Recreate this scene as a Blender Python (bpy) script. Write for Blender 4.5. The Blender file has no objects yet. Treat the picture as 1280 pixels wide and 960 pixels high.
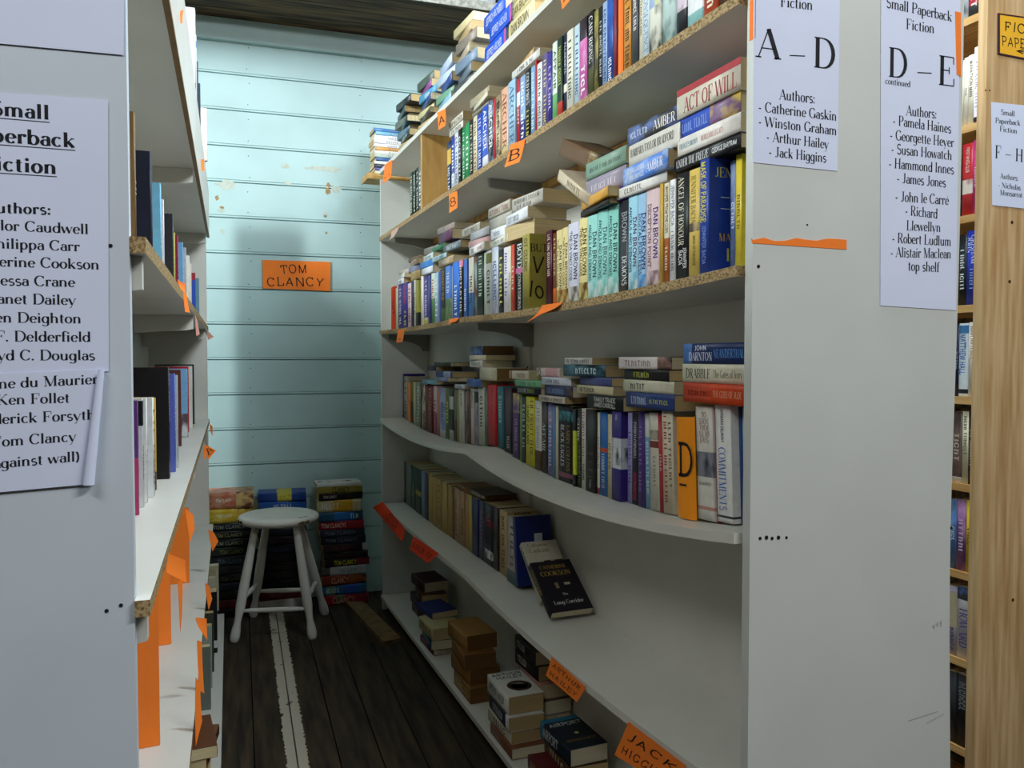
import bpy, math, random
import numpy as np
from mathutils import Matrix, Vector

random.seed(7)
R = math.radians
SC = bpy.context.scene
COL = SC.collection

# ------------------------------------------------------------------ camera
F, EYE = 1015.0, 1.17
YAW, PITCH = R(21.16), R(1.86)
cam_data = bpy.data.cameras.new('camera')
cam_data.sensor_width = 36.0
cam_data.lens = F * 36.0 / 1280.0
cam_data.clip_start = 0.05
cam = bpy.data.objects.new('camera', cam_data)
COL.objects.link(cam)
cam.location = (0, 0, EYE)
cam.rotation_euler = (R(90) - PITCH, 0, -YAW)
SC.camera = cam

# ------------------------------------------------------------------ light
world = bpy.data.worlds.new('world')
SC.world = world
world.use_nodes = True
world.node_tree.nodes['Background'].inputs[0].default_value = (0.80, 0.82, 0.78, 1)
world.node_tree.nodes['Background'].inputs[1].default_value = 0.02


def area_light(name, loc, target, sx, sy, watts, colour):
    d = bpy.data.lights.new(name, 'AREA')
    d.shape = 'RECTANGLE'
    d.size, d.size_y = sx, sy
    d.energy = watts
    d.color = colour
    o = bpy.data.objects.new(name, d)
    COL.objects.link(o)
    o.location = loc
    o.rotation_euler = (Vector(target) - Vector(loc)).to_track_quat('-Z', 'Y').to_euler()
    return o


area_light('left_aisle_tube_light', (-1.8, 2.4, 3.3), (0.5, 3.0, 1.5), 0.16, 0.8, 152, (0.91, 0.98, 1.0))
area_light('right_aisle_tube_light', (1.5, 1.7, 3.35), (0.2, 1.6, 0.8), 0.16, 1.6, 104, (0.79, 0.91, 1.0))
area_light('middle_tube_light', (1.08, 1.0, 3.3), (0.1, 1.4, 0.8), 0.1, 0.6, 44, (0.78, 0.90, 1.0))
area_light('shop_tube_light', (-1.2, -0.5, 3.0), (0.4, 1.5, 0.9), 1.2, 0.2, 23, (0.95, 0.98, 1.0))
area_light('shop_tube_light', (1.5, -1.0, 3.0), (0.4, 1.5, 0.9), 1.2, 0.2, 43, (0.97, 0.99, 1.0))

SC.view_settings.view_transform = 'Standard'
SC.view_settings.look = 'None'
SC.view_settings.gamma = 1.0
SC.view_settings.use_curve_mapping = False
SC.view_settings.exposure = 0.0

# ------------------------------------------------------------------ pixel to point
fw = np.array([math.sin(YAW) * math.cos(PITCH), math.cos(YAW) * math.cos(PITCH), -math.sin(PITCH)])
rt = np.array([math.cos(YAW), -math.sin(YAW), 0.0])
upv = np.cross(rt, fw)
CAM = np.array([0, 0, EYE])


def ray(px, py):
    return fw + rt * (px - 640) / F + upv * (480 - py) / F


def atx(px, py, X):
    d = ray(px, py)
    return CAM + d * X / d[0]


def aty(px, py, Y):
    d = ray(px, py)
    return CAM + d * Y / d[1]


def atz(px, py, Z):
    d = ray(px, py)
    return CAM + d * (Z - EYE) / d[2]


def atd(px, py, depth):
    return CAM + ray(px, py) * depth


# ------------------------------------------------------------------ materials
def lin(h):
    h = h.lstrip('#')
    v = [int(h[i:i + 2], 16) / 255 for i in (0, 2, 4)]
    return tuple(c / 12.92 if c <= 0.04045 else ((c + 0.055) / 1.055) ** 2.4 for c in v) + (1,)


MATS = {}


def new_mat(name, rough=0.5):
    m = bpy.data.materials.new(name)
    m.use_nodes = True
    b = m.node_tree.nodes['Principled BSDF']
    b.inputs['Roughness'].default_value = rough
    b.inputs['Specular IOR Level'].default_value = 0.35
    return m, m.node_tree.nodes, m.node_tree.links, b


def noise_mix(m, N, L, b, c1, c2, scale, lo, hi, vec_scale=(1, 1, 1), detail=3.0):
    tc = N.new('ShaderNodeTexCoord')
    mp = N.new('ShaderNodeMapping')
    mp.inputs['Scale'].default_value = vec_scale
    nz = N.new('ShaderNodeTexNoise')
    nz.inputs['Scale'].default_value = scale
    nz.inputs['Detail'].default_value = detail
    rp = N.new('ShaderNodeValToRGB')
    rp.color_ramp.elements[0].position, rp.color_ramp.elements[1].position = lo, hi
    rp.color_ramp.elements[0].color, rp.color_ramp.elements[1].color = c1, c2
    L.new(tc.outputs['Object'], mp.inputs['Vector'])
    L.new(mp.outputs['Vector'], nz.inputs['Vector'])
    L.new(nz.outputs['Fac'], rp.inputs['Fac'])
    L.new(rp.outputs['Color'], b.inputs['Base Color'])
    return tc, mp, nz, rp


def cover_mat(spec):
    """'rrggbb' printed card, or 'rrggbb/rrggbb' for a cover printed with a two tone picture"""
    key = 'cover ' + spec
    if key not in MATS:
        a, _, c = spec.partition('/')
        m, N, L, b = new_mat('cover_card', 0.42)
        if c:
            noise_mix(m, N, L, b, lin(a), lin(c), 38, 0.42, 0.60, (1, 1, 0.6), 2.0)
        else:
            base = lin(a)
            dim = tuple(x * 0.90 for x in base[:3]) + (1,)
            noise_mix(m, N, L, b, dim, base, 60, 0.35, 0.6)
        MATS[key] = m
    return MATS[key]


def plain(h, rough=0.5, var=0.92, scale=20.0, name='painted_surface'):
    key = f'plain {h} {rough} {var} {scale} {name}'
    if key not in MATS:
        m, N, L, b = new_mat(name, rough)
        base = lin(h)
        dim = tuple(x * var for x in base[:3]) + (1,)
        noise_mix(m, N, L, b, dim, base, scale, 0.35, 0.62)
        MATS[key] = m
    return MATS[key]


def pages_mat(h):
    key = 'pages ' + h
    if key not in MATS:
        m, N, L, b = new_mat('page_block', 0.85)
        base = lin(h)
        dim = tuple(x * 0.72 for x in base[:3]) + (1,)
        noise_mix(m, N, L, b, dim, base, 8, 0.36, 0.60, (0.6, 160, 0.6))
        MATS[key] = m
    return MATS[key]


def chip_mat():
    if 'chip' not in MATS:
        m, N, L, b = new_mat('raw_chipboard', 0.8)
        tc, mp, nz, rp = noise_mix(m, N, L, b, lin('5c4a32'), lin('b29a70'), 260, 0.34, 0.58, (1, 0.55, 1), 4.0)
        e = rp.color_ramp.elements.new(0.46)
        e.color = lin('947a50')
        MATS['chip'] = m
    return MATS['chip']


def wood_mat(name, c1, c2, vec, scale=9.0, rough=0.5, lo=0.38, hi=0.62):
    key = 'wood ' + name
    if key not in MATS:
        m, N, L, b = new_mat(name, rough)
        noise_mix(m, N, L, b, lin(c1), lin(c2), scale, lo, hi, vec, 5.0)
        MATS[key] = m
    return MATS[key]


WHITE = plain('dad8ce', 0.38, 0.95, 6, 'white_laminate')
PANEL = plain('d3d6d0', 0.45, 0.95, 5, 'white_painted_board')
PANEL_L = plain('cfd8e0', 0.45, 0.95, 5, 'white_painted_board_bluish_light')  # same white board, with the left side's bluish light put into its colour
PAPER = plain('dde4fa', 0.8, 0.97, 8, 'white_paper')
INK = plain('1b1b22', 0.8, 0.9, 20, 'black_ink')
MARKER = plain('17120f', 0.7, 0.9, 20, 'marker_ink')
ORANGE = plain('ff842a', 0.75, 0.95, 14, 'fluorescent_orange_card')
REDORANGE = plain('ff4a1c', 0.75, 0.95, 14, 'fluorescent_red_card')
METAL = plain('8c8a84', 0.45, 0.9, 20, 'grey_bracket_paint')
DARKHOLE = plain('1d1a17', 0.9, 0.9, 20, 'dark_screw_hole')
PINE = wood_mat('varnished_pine', 'b58d5c', 'd8b88a', (14, 14, 0.9), 5.0, 0.35, 0.30, 0.66)
PINE_H = wood_mat('pine_shelf_board', 'b68546', 'dcb072', (14, 1.0, 14), 5.0, 0.4, 0.30, 0.66)
DULLPLANK = wood_mat('dull_grey_plank', '6a5236', '8a7048', (6, 6, 1.2), 4.0, 0.7, 0.30, 0.66)
RAWPINE = wood_mat('pale_pine_board', 'b08040', 'd6ad68', (6, 6, 1.2), 4.0, 0.55, 0.30, 0.66)
DARKWOOD = wood_mat('dark_stained_wood', '2a2115', '6a5334', (0.7, 10, 10), 5.0, 0.75)
STOOLW = plain('dddbd0', 0.35, 0.93, 12, 'white_gloss_paint')


# ------------------------------------------------------------------ mesh builder
class MB:
    def __init__(s):
        s.v, s.f, s.m, s.sm = [], [], [], []

    def face(s, idx, mi=0, smooth=False):
        s.f.append(tuple(idx)); s.m.append(mi); s.sm.append(smooth)

    def add(s, pts):
        b = len(s.v)
        s.v.extend([tuple(p) for p in pts])
        return b

    def quad(s, a, b, c, d, mi=0):
        i = s.add([a, b, c, d])
        s.face((i, i + 1, i + 2, i + 3), mi)

    def box(s, lo, hi, mi=0, M=None, sides=None):
        x0, y0, z0 = lo
        x1, y1, z1 = hi
        p = [(x0, y0, z0), (x1, y0, z0), (x1, y1, z0), (x0, y1, z0), (x0, y0, z1), (x1, y0, z1), (x1, y1, z1), (x0, y1, z1)]
        if M is not None:
            p = [M @ Vector(q) for q in p]
        b = s.add(p)
        fs = [(0, 3, 2, 1), (4, 5, 6, 7), (0, 1, 5, 4), (1, 2, 6, 5), (2, 3, 7, 6), (3, 0, 4, 7)]  # -z +z -y +x +y -x
        for k, q in enumerate(fs):
            s.face([b + i for i in q], sides[k] if sides else mi)

    def prism(s, prof, vec, mi=0, smooth=False):
        """closed planar profile of 3D points swept along vec"""
        n = len(prof)
        v = Vector(vec)
        a = s.add(prof)
        b = s.add([Vector(p) + v for p in prof])
        s.face(list(range(a, a + n))[::-1], mi)
        s.face(list(range(b, b + n)), mi)
        for i in range(n):
            j = (i + 1) % n
            s.face((a + i, a + j, b + j, b + i), mi, smooth)

    def lathe(s, prof, p0, p1, seg=20, mi=0):
        """prof: (t, r) along the axis from p0 to p1"""
        p0, p1 = Vector(p0), Vector(p1)
        ax = p1 - p0
        u = ax.normalized().orthogonal().normalized()
        w = ax.normalized().cross(u)
        rings = []
        for t, r in prof:
            c = p0 + ax * t
            rings.append(s.add([c + (u * math.cos(2 * math.pi * k / seg) + w * math.sin(2 * math.pi * k / seg)) * r for k in range(seg)]))
        for a, b in zip(rings, rings[1:]):
            for k in range(seg):
                j = (k + 1) % seg
                s.face((a + k, a + j, b + j, b + k), mi, True)
        s.face([rings[0] + k for k in range(seg)][::-1], mi)
        s.face([rings[-1] + k for k in range(seg)], mi)

    def build(s, name, mats, parent=None, M=None):
        me = bpy.data.meshes.new(name)
        me.from_pydata(s.v, [], s.f)
        for m in (mats if isinstance(mats, list) else [mats]):
            me.materials.append(m)
        me.polygons.foreach_set('material_index', s.m)
        me.polygons.foreach_set('use_smooth', s.sm)
        me.update()
        o = bpy.data.objects.new(name, me)
        COL.objects.link(o)
        if parent is not None:
            o.parent = parent
        elif M is not None:
            o.matrix_world = M
        return o


def thing(name, label, cat, M=None, group=None):
    o = bpy.data.objects.new(name, None)
    o.empty_display_size = 0.05
    COL.objects.link(o)
    if M is not None:
        o.matrix_world = M
    o['label'], o['category'] = label, cat
    if group:
        o['group'] = group
    return o


def tag(o, label, cat, group=None):
    o['label'], o['category'] = label, cat
    if group:
        o['group'] = group
    return o


def structure(o):
    o['kind'] = 'structure'
    return o


def T(x, y, z):
    return Matrix.Translation((x, y, z))


def RX(a):
    return Matrix.Rotation(R(a), 4, 'X')


def RY(a):
    return Matrix.Rotation(R(a), 4, 'Y')


def RZ(a):
    return Matrix.Rotation(R(a), 4, 'Z')


# ------------------------------------------------------------------ lettering: stroke glyphs, unit = cap height
G = {
 'a': (.52, '.11,.5 @.27,.44,.155,.18,150,0 .425,.08 .5,.01;@.26,.19,.17,.19,50,320'),
 'b': (.6, '.12,1 .12,0;@.32,.31,.21,.31,-180,180;^.08,1,.05'),
 'c': (.54, '@.3,.31,.21,.31,45,315'),
 'd': (.62, '@.29,.31,.21,.31,0,360;.5,1 .5,0;^.45,1,.06;^.54,0,.05'),
 'e': (.54, '=.09,.33 .49,.33;@.29,.31,.2,.31,5,320'),
 'f': (.36, '@.3,.84,.13,.16,40,180 .17,0;=.04,.62 .32,.62;^.17,0,.11'),
 'g': (.6, '@.28,.31,.2,.31,0,360;.48,.62 .48,-.1 @.27,-.1,.21,.2,0,-150'),
 'h': (.66, '.14,1 .14,0;@.32,.4,.18,.22,170,0 .5,0;^.1,1,.06;^.14,0,.1;^.5,0,.1'),
 'i': (.32, '.16,.62 .16,0;*.16,.86;^.13,.62,.07;^.16,0,.1'),
 'j': (.3, '.16,.62 .16,-.15 @.04,-.15,.12,.15,0,-110;*.16,.86'),
 'k': (.62, '.14,1 .14,0;=.14,.24 .48,.62;#.26,.36 .52,0;^.1,1,.06;^.14,0,.1;^.48,.62,.08;^.52,0,.08'),
 'l': (.32, '.16,1 .16,0;^.13,1,.07;^.16,0,.1'),
 'm': (.98, '.14,.62 .14,0;@.31,.4,.17,.22,170,0 .48,0;@.65,.4,.17,.22,170,0 .82,0;^.1,.62,.06;^.14,0,.1;^.48,0,.1;^.82,0,.1'),
 'n': (.66, '.14,.62 .14,0;@.32,.4,.18,.22,170,0 .5,0;^.1,.62,.06;^.14,0,.1;^.5,0,.1'),
 'o': (.58, '@.29,.31,.21,.31,0,360'),
 'p': (.62, '.13,.62 .13,-.33;@.32,.31,.2,.31,-180,180;^.1,.62,.06;^.13,-.33,.1'),
 'q': (.62, '@.28,.31,.2,.31,0,360;.48,.62 .48,-.33'),
 'r': (.46, '.14,.62 .14,0;@.3,.42,.16,.2,170,60;*.38,.56;^.1,.62,.06;^.14,0,.11'),
 's': (.48, '%@.25,.465,.155,.155,40,270 @.25,.155,.17,.155,90,-140'),
 't': (.4, '.18,.82 .18,.1 @.28,.1,.1,.1,180,300;=.04,.62 .34,.62'),
 'u': (.66, '.14,.62 .14,.2 @.31,.2,.17,.2,180,350;.5,.62 .5,0;^.1,.62,.06;^.46,.62,.06;^.54,0,.05'),
 'v': (.58, '#.08,.62 .28,0;=.28,0 .5,.62;^.08,.62,.08;^.5,.62,.07'),
 'w': (.84, '#.06,.62 .24,0;=.24,0 .42,.62;#.42,.62 .6,0;=.6,0 .78,.62;^.07,.62,.08;^.78,.62,.07'),
 'x': (.56, '#.08,.62 .48,0;=.48,.62 .08,0'),
 'y': (.58, '#.08,.62 .29,.02;=.52,.62 .24,-.2 @.15,-.2,.09,.1,0,-120;^.08,.62,.08;^.52,.62,.07'),
 'z': (.5, '=.08,.62 .44,.62;#.44,.62 .08,0;=.08,0 .44,0'),
 'A': (.82, '=.08,0 .42,1;#.42,1 .74,0;=.2,.33 .62,.33;^.08,0,.1;^.74,0,.12'),
 'B': (.74, '.16,0 .16,1;=.06,1 .36,1;@.38,.76,.22,.24,90,-90;=.16,.52 .4,.52;@.4,.26,.26,.26,90,-90;=.06,0 .4,0'),
 'C': (.8, '@.44,.5,.34,.5,40,320;=.7,.98 .7,.74'),
 'D': (.86, '.18,0 .18,1;=.06,1 .4,1;=.06,0 .4,0;@.4,.5,.38,.5,90,-90'),
 'E': (.74, '.18,0 .18,1;=.06,1 .66,1;=.06,0 .68,0;=.18,.52 .48,.52;=.66,1 .66,.76;=.68,0 .68,.26;=.48,.64 .48,.4'),
 'F': (.7, '.18,0 .18,1;=.06,1 .64,1;=.18,.5 .46,.5;=.64,1 .64,.74;=.46,.62 .46,.38;^.18,0,.13'),
 'G': (.86, '@.44,.5,.34,.5,40,335;.74,.42 .74,.04;^.74,.42,.12;=.7,.98 .7,.76'),
 'H': (.9, '.18,0 .18,1;.72,0 .72,1;=.18,.5 .72,.5;^.18,0,.12;^.18,1,.12;^.72,0,.12;^.72,1,.12'),
 'I': (.38, '.19,0 .19,1;^.19,0,.12;^.19,1,.12'),
 'J': (.56, '.36,1 .36,.2 @.2,.2,.16,.2,0,-140;^.36,1,.13'),
 'K': (.84, '.18,0 .18,1;=.18,.36 .68,1;#.34,.52 .72,0;^.18,0,.12;^.18,1,.12;^.68,1,.1;^.72,0,.11'),
 'L': (.7, '.18,0 .18,1;=.06,0 .64,0;=.64,0 .64,.28;^.18,1,.12'),
 'M': (1.02, '=.16,0 .16,1;#.16,1 .5,0;=.5,0 .84,1;.84,1 .84,0;^.16,0,.1;^.12,1,.1;^.84,0,.12;^.88,1,.1'),
 'N': (.9, '=.16,0 .16,1;#.16,1 .74,0;=.74,0 .74,1;^.16,0,.1;^.12,1,.1;^.74,1,.1'),
 'O': (.88, '@.44,.5,.36,.5,0,360'),
 'P': (.72, '.18,0 .18,1;=.06,1 .4,1;@.4,.74,.24,.26,90,-90;=.18,.48 .4,.48;^.18,0,.13'),
 'Q': (.88, '@.44,.5,.36,.5,0,360;#.5,.2 .8,-.14'),
 'R': (.82, '.18,0 .18,1;=.06,1 .4,1;@.4,.75,.23,.25,90,-90;=.18,.5 .4,.5;#.4,.5 .64,.06 .74,0;^.18,0,.12'),
 'S': (.64, '%@.33,.755,.21,.235,30,270 @.33,.265,.24,.265,90,-150'),
 'T': (.78, '.39,0 .39,1;=.07,1 .71,1;=.07,1 .07,.74;=.71,1 .71,.74;^.39,0,.13'),
 'U': (.88, '.18,1 .18,.3 @.45,.3,.27,.3,180,360;=.72,.3 .72,1;^.18,1,.12;^.72,1,.1'),
 'V': (.82, '#.08,1 .42,0;=.42,0 .74,1;^.08,1,.11;^.74,1,.09'),
 'W': (1.14, '#.06,1 .32,0;=.32,0 .58,1;#.58,1 .84,0;=.84,0 1.08,1;^.07,1,.1;^1.07,1,.09'),
 'X': (.8, '#.08,1 .72,0;=.72,1 .08,0'),
 'Y': (.78, '#.06,1 .4,.45;=.72,1 .4,.45;.4,.45 .4,0;^.07,1,.1;^.71,1,.09;^.4,0,.12'),
 'Z': (.7, '=.08,1 .62,1;#.62,1 .08,0;=.08,0 .62,0'),
 '-': (.4, '%.06,.3 .3,.3'), '~': (.86, '=.1,.4 .76,.4'), ':': (.28, '*.13,.5;*.13,.06'), '.': (.26, '*.12,.05'),
 '(': (.34, '@.38,.4,.26,.62,120,240'), ')': (.34, '@-.04,.4,.26,.62,60,-60'), ' ': (.34, ''), "'": (.2, '.1,1 .1,.78'),
 '&': (.8, '%.72,0 .22,.7 @.36,.78,.16,.2,200,-30 .2,.4 @.3,.2,.2,.2,130,310 .7,.45'),
 '\u00e9': (.54, '=.09,.33 .49,.33;@.29,.31,.2,.31,5,320;=.26,.72 .4,.92'),
 '<': (1.4, '1.3,.4 .1,.4;.4,.7 .1,.4 .4,.1'), '>': (1.2, '.1,.4 1.1,.4;.8,.7 1.1,.4 .8,.1'), '2': (.7, '@.32,.7,.24,.3,160,-40 .1,0 .62,0'),
 '8': (.7, '@.33,.75,.2,.25,0,360;@.33,.26,.25,.26,0,360'), '5': (.66, '.56,1 .14,1 .12,.58 @.3,.3,.26,.3,120,-150'), '3': (.64, '@.3,.75,.2,.25,150,-90 @.3,.25,.24,.25,90,-150'),
}
G.update({chr(1): (.3, '.14,.86 .14,.04'), chr(2): (.6, '.14,0 .14,.9;=.14,.7 .44,.72;.44,.72 .44,.05'), chr(3): (.58, '@.28,.45,.2,.42,20,340'), chr(4): (.5, '.14,.95 .14,.1;=.14,.1 .42,.1'), chr(5): (.56, '=.08,.85 .48,.85;.28,.85 .28,.05')})
STY = {'serif': (.150, .040, True, .0), 'sans': (.150, .150, False, .02), 'hand': (.105, .105, False, .1), 'bold': (.185, .055, True, .04)}


def stroke_pts(spec, step):
    out = []
    for tok in spec.split():
        if tok[0] == '@':
            cx, cy, rx, ry, a0, a1 = [float(q) for q in tok[1:].split(',')]
            n = max(2, int(abs(a1 - a0) / step))
            for k in range(n + 1):
                a = R(a0 + (a1 - a0) * k / n)
                out.append((cx + rx * math.cos(a), cy + ry * math.sin(a)))
        else:
            x, y = tok.split(',')
            out.append((float(x), float(y)))
    return out


def text_geo(txt, style, step=24, jit=None):
    thick, thin, serif, track = STY[style]
    V, Q, pen = [], [], 0.0
    rnd = random.Random(txt)
    for ch in txt:
        adv, spec = G.get(ch, G[' '])
        tilt, lift, sc = (rnd.uniform(-.12, .12), rnd.uniform(-.06, .06), rnd.uniform(.9, 1.08)) if style == 'hand' else (0, 0, 1)
        for st in [q for q in spec.split(';') if q]:
            c = st[0]
            if c == '*':
                x, y = [float(q) for q in st[1:].split(',')]
                r = max(thick * .55, .07)
                b = len(V)
                V += [(pen + x + r * math.cos(k * math.pi / 4), y + r * math.sin(k * math.pi / 4)) for k in range(8)]
                Q.append(tuple(range(b, b + 8)))
                continue
            if c == '^':
                if serif:
                    x, y, h = [float(q) for q in st[1:].split(',')]
                    t = thin * .55
                    dy = t if y == 0 or y < 0 else -t
                    b = len(V)
                    V += [(pen + x - h, y + dy - t), (pen + x + h, y + dy - t), (pen + x + h, y + dy + t), (pen + x - h, y + dy + t)]
                    Q.append((b, b + 1, b + 2, b + 3))
                continue
            P = stroke_pts(st[1:] if c in '=#%' else st, step)
            P = [(pen + (x + tilt * y) * sc, y * sc + lift) for x, y in P]
            n = len(P)
            b = len(V)
            for i, (x, y) in enumerate(P):
                xa, ya = P[max(i - 1, 0)]
                xb, yb = P[min(i + 1, n - 1)]
                dx, dy = xb - xa, yb - ya
                l = math.hypot(dx, dy) or 1
                dx, dy = dx / l, dy / l
                w = thin if c == '=' else thick if c == '#' else (thick * .62 + thin * .38) if c == '%' else thin + (thick - thin) * abs(dy) ** 1.6
                V += [(x - dy * w / 2, y + dx * w / 2), (x + dy * w / 2, y - dx * w / 2)]
            for i in range(n - 1):
                Q.append((b + 2 * i, b + 2 * i + 1, b + 2 * i + 3, b + 2 * i + 2))
        pen += adv + track
    return V, Q, pen - track


def put_text(mb, txt, style, origin, right, up, size, sx=1.0, align='l', mi=0, step=24, lift=None):
    """lay txt out from origin along the unit vectors right and up; size = cap height; lift: surface offset for a point"""
    V, Q, w = text_geo(txt, style, step)
    o, r, u = Vector(origin), Vector(right), Vector(up)
    x0 = {'l': 0, 'c': -w * size * sx / 2, 'r': -w * size * sx}[align]
    b = mb.add([o + r * (x0 + x * size * sx) + u * (y * size) for x, y in V])
    for q in Q:
        mb.face([b + i for i in q], mi)
    return w * size * sx


# ------------------------------------------------------------------ frames of the place
WF = T(0, 0, 0) @ RZ(-2.6)                    # floor boards and back wall
A_L = 2.0
LF = T(-.05, .984, 0) @ RZ(-A_L)              # left bookcase: +x to the aisle, +y away from the camera
WALL_Y = 4.03                                 # in WF

# ------------------------------------------------------------------ setting: floor, wall, ceiling
m, N, L, b = new_mat('old_dark_floorboards', 0.75)
tc, mp, nz, rp = noise_mix(m, N, L, b, lin('221b12'), lin('4a3d2b'), 4.0, 0.35, 0.68, (9, 0.8, 1), 6.0)
sx_ = N.new('ShaderNodeSeparateXYZ')
L.new(tc.outputs['Object'], sx_.inputs[0])
STRIPE_X = 0.148


def math_node(op, a, bval):
    q = N.new('ShaderNodeMath'); q.operation = op
    L.new(a, q.inputs[0])
    if isinstance(bval, float):
        q.inputs[1].default_value = bval
    else:
        L.new(bval, q.inputs[1])
    return q.outputs[0]


nz2 = N.new('ShaderNodeTexNoise'); nz2.inputs['Scale'].default_value = 45
L.new(tc.outputs['Object'], nz2.inputs['Vector'])
wob = math_node('MULTIPLY', nz2.outputs['Fac'], 0.022)
off = math_node('ABSOLUTE', math_node('ADD', sx_.outputs[0], -STRIPE_X), 0.0)
edge = math_node('ADD', off, wob)
inside = math_node('LESS_THAN', edge, 0.042)
nz3 = N.new('ShaderNodeTexNoise'); nz3.inputs['Scale'].default_value = 16; nz3.inputs['Detail'].default_value = 6
L.new(tc.outputs['Object'], nz3.inputs['Vector'])
worn = math_node('GREATER_THAN', nz3.outputs['Fac'], 0.36)
mask = math_node('MULTIPLY', inside, worn)
mx = N.new('ShaderNodeMix'); mx.data_type = 'RGBA'
L.new(mask, mx.inputs['Factor'])
L.new(rp.outputs['Color'], mx.inputs[6])
mx.inputs[7].default_value = lin('bdb5a2')
L.new(mx.outputs[2], b.inputs['Base Color'])
FLOORM = m

mb = MB()
pw, gap = 0.118, 0.004
k0 = -30
for k in range(k0, 34):
    x0 = STRIPE_X + k * pw + gap / 2
    mb.box((x0, -3.0, -0.03), (x0 + pw - gap, WALL_Y + .02, 0.0))
mb.box((STRIPE_X + k0 * pw, -3.0, -0.05), (STRIPE_X + 34 * pw, WALL_Y + .02, -0.031))
structure(mb.build('floor', FLOORM, None, WF))

# back wall: tongue and groove boards with a bead
TEAL = plain('b6d2d1', 0.5, 0.90, 3.0, 'pale_teal_gloss_paint')
mb = MB()
pitch = 0.1655
zb = 1.1585 - 7 * pitch
k = 0
while zb + k * pitch < 3.4:
    z0 = zb + k * pitch
    z1 = z0 + pitch
    x0, x1 = -2.4, 4.2
    y = WALL_Y
    # profile of one board, bead and groove at its lower edge
    prof = [(y + .03, z0), (y + .012, z0 + .003), (y + .0, z0 + .0045), (y, z0 + .0105), (y + .004, z0 + .0125), (y, z0 + .0145), (y - .0, z1 - .001), (y + .012, z1), (y + .03, z1)]
    mb.prism([(x0, a, c) for a, c in prof], (x1 - x0, 0, 0))
    k += 1
mb.box((-2.4, WALL_Y + .012, -.05), (4.2, WALL_Y + .06, 3.42))
wall = structure(mb.build('wall_back', TEAL, None, WF))

CHIPP = plain('c2cbbd', 0.7, 0.85, 60, 'flaked_paint_patch')
CHIPB = plain('a88a5c', 0.7, 0.7, 60, 'bare_wood_patch')
rnd = random.Random(3)


def patch(px, py, rx, ry, mat_, name):
    p = WF.inverted() @ Vector(aty(px, py, 4.0))
    kx = 3.75 / F
    n = 14
    mbp = MB()
    pts = []
    for q in range(n):
        a = 2 * math.pi * q / n
        r = rnd.uniform(.55, 1.1)
        pts.append((p.x + rx * kx * r * math.cos(a), WALL_Y - .0006, p.z + ry * kx * r * math.sin(a)))
    mbp.prism(pts[::-1], (0, .0005, 0))
    return mbp.build(name, mat_, wall)


for px, py, rx, ry in ((283, 229, 15, 7), (357, 207, 7, 4), (405, 211, 24, 4), (421, 236, 7, 5), (276, 262, 5, 3), (407, 267, 4, 4), (278, 288, 4, 4), (360, 228, 6, 3)):
    patch(px, py, rx, ry, CHIPP, 'flaked_paint')
for px, py, rx, ry in ((410, 238, 4, 6), (407, 270, 3, 2), (271, 246, 3, 4), (277, 258, 3, 2), (408, 291, 2, 2), (411, 231, 3, 3)):
    patch(px, py, rx, ry, CHIPB, 'bare_wood')
mbp = MB()
for k in range(3, 16):
    for dz in (.03, .13):
        for px in (312, 452):
            p = WF.inverted() @ Vector(aty(px + rnd.uniform(-2, 2), 300, 4.0))
            z = zb + k * pitch + dz + rnd.uniform(-.006, .006)
            mbp.lathe([(0, .0028), (1, .0022)], (p.x, WALL_Y + .001, z), (p.x, WALL_Y - .0006, z), 8)
mbp.build('nail_head', DARKHOLE, wall)
# top trim under the high shelf
mb = MB()
mb.box((-2.4, WALL_Y - .03, 2.63), (4.2, WALL_Y, 2.728))
structure(mb.build('trim_1', TEAL, None, WF))
mb = MB()
mb.box((-4, -3.2, 3.4), (5, 4.4, 3.46))
structure(mb.build('ceiling', plain('c9ccc6', 0.8, 0.95, 4, 'ceiling_paint')))

# high shelf along the back wall
hs = thing('wall_shelf', 'dark stained board shelf with a worn white front edge, high along the teal wall', 'shelf', WF)
mb = MB()
mb.box((-2.2, WALL_Y - .485, 2.73), (3.6, WALL_Y, 2.765))
mb.build('shelf_board', DARKWOOD, hs)
mb = MB()
mb.box((-2.2, WALL_Y - .491, 2.728), (3.6, WALL_Y - .485, 2.766))
mb.build('edge_strip', plain('c4c3b8', 0.7, 0.55, 50, 'worn_white_paint'), hs)

# ------------------------------------------------------------------ bookcases
XF, XB = 0.78, 1.012          # front edge and back board of the right bookcase
Y0, Y1 = 1.05, 3.70           # its near and far ends
SAG = {
    's1': [((1.052, 2.020), (2.4, 2.017), (3.70, 2.020))],
    's2': [((1.052, 1.729), (2.4, 1.724), (3.70, 1.718))],
    's3': [((1.052, 1.313), (1.75, 1.294), (2.43, 1.298)), ((2.43, 1.298), (3.0, 1.291), (3.70, 1.294))],
    's4': [((1.052, 0.895), (1.72, 0.843), (2.43, 0.885)), ((2.43, 0.884), (2.95, 0.858), (3.70, 0.892))],
    's5': [((1.052, 0.484), (1.70, 0.460), (2.42, 0.485)), ((2.42, 0.485), (3.0, 0.486), (3.70, 0.496))],
    's6': [((1.052, 0.064), (2.4, 0.064), (3.70, 0.070))],
}


def shelf_z(key, y):
    segs = SAG[key]
    for (a, c, d) in segs:
        if y <= d[0] or (a, c, d) == segs[-1]:
            t = [(y - c[0]) * (y - d[0]) / ((a[0] - c[0]) * (a[0] - d[0])), (y - a[0]) * (y - d[0]) / ((c[0] - a[0]) * (c[0] - d[0])), (y - a[0]) * (y - c[0]) / ((d[0] - a[0]) * (d[0] - c[0]))]
            return t[0] * a[1] + t[1] * c[1] + t[2] * d[1]


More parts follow.
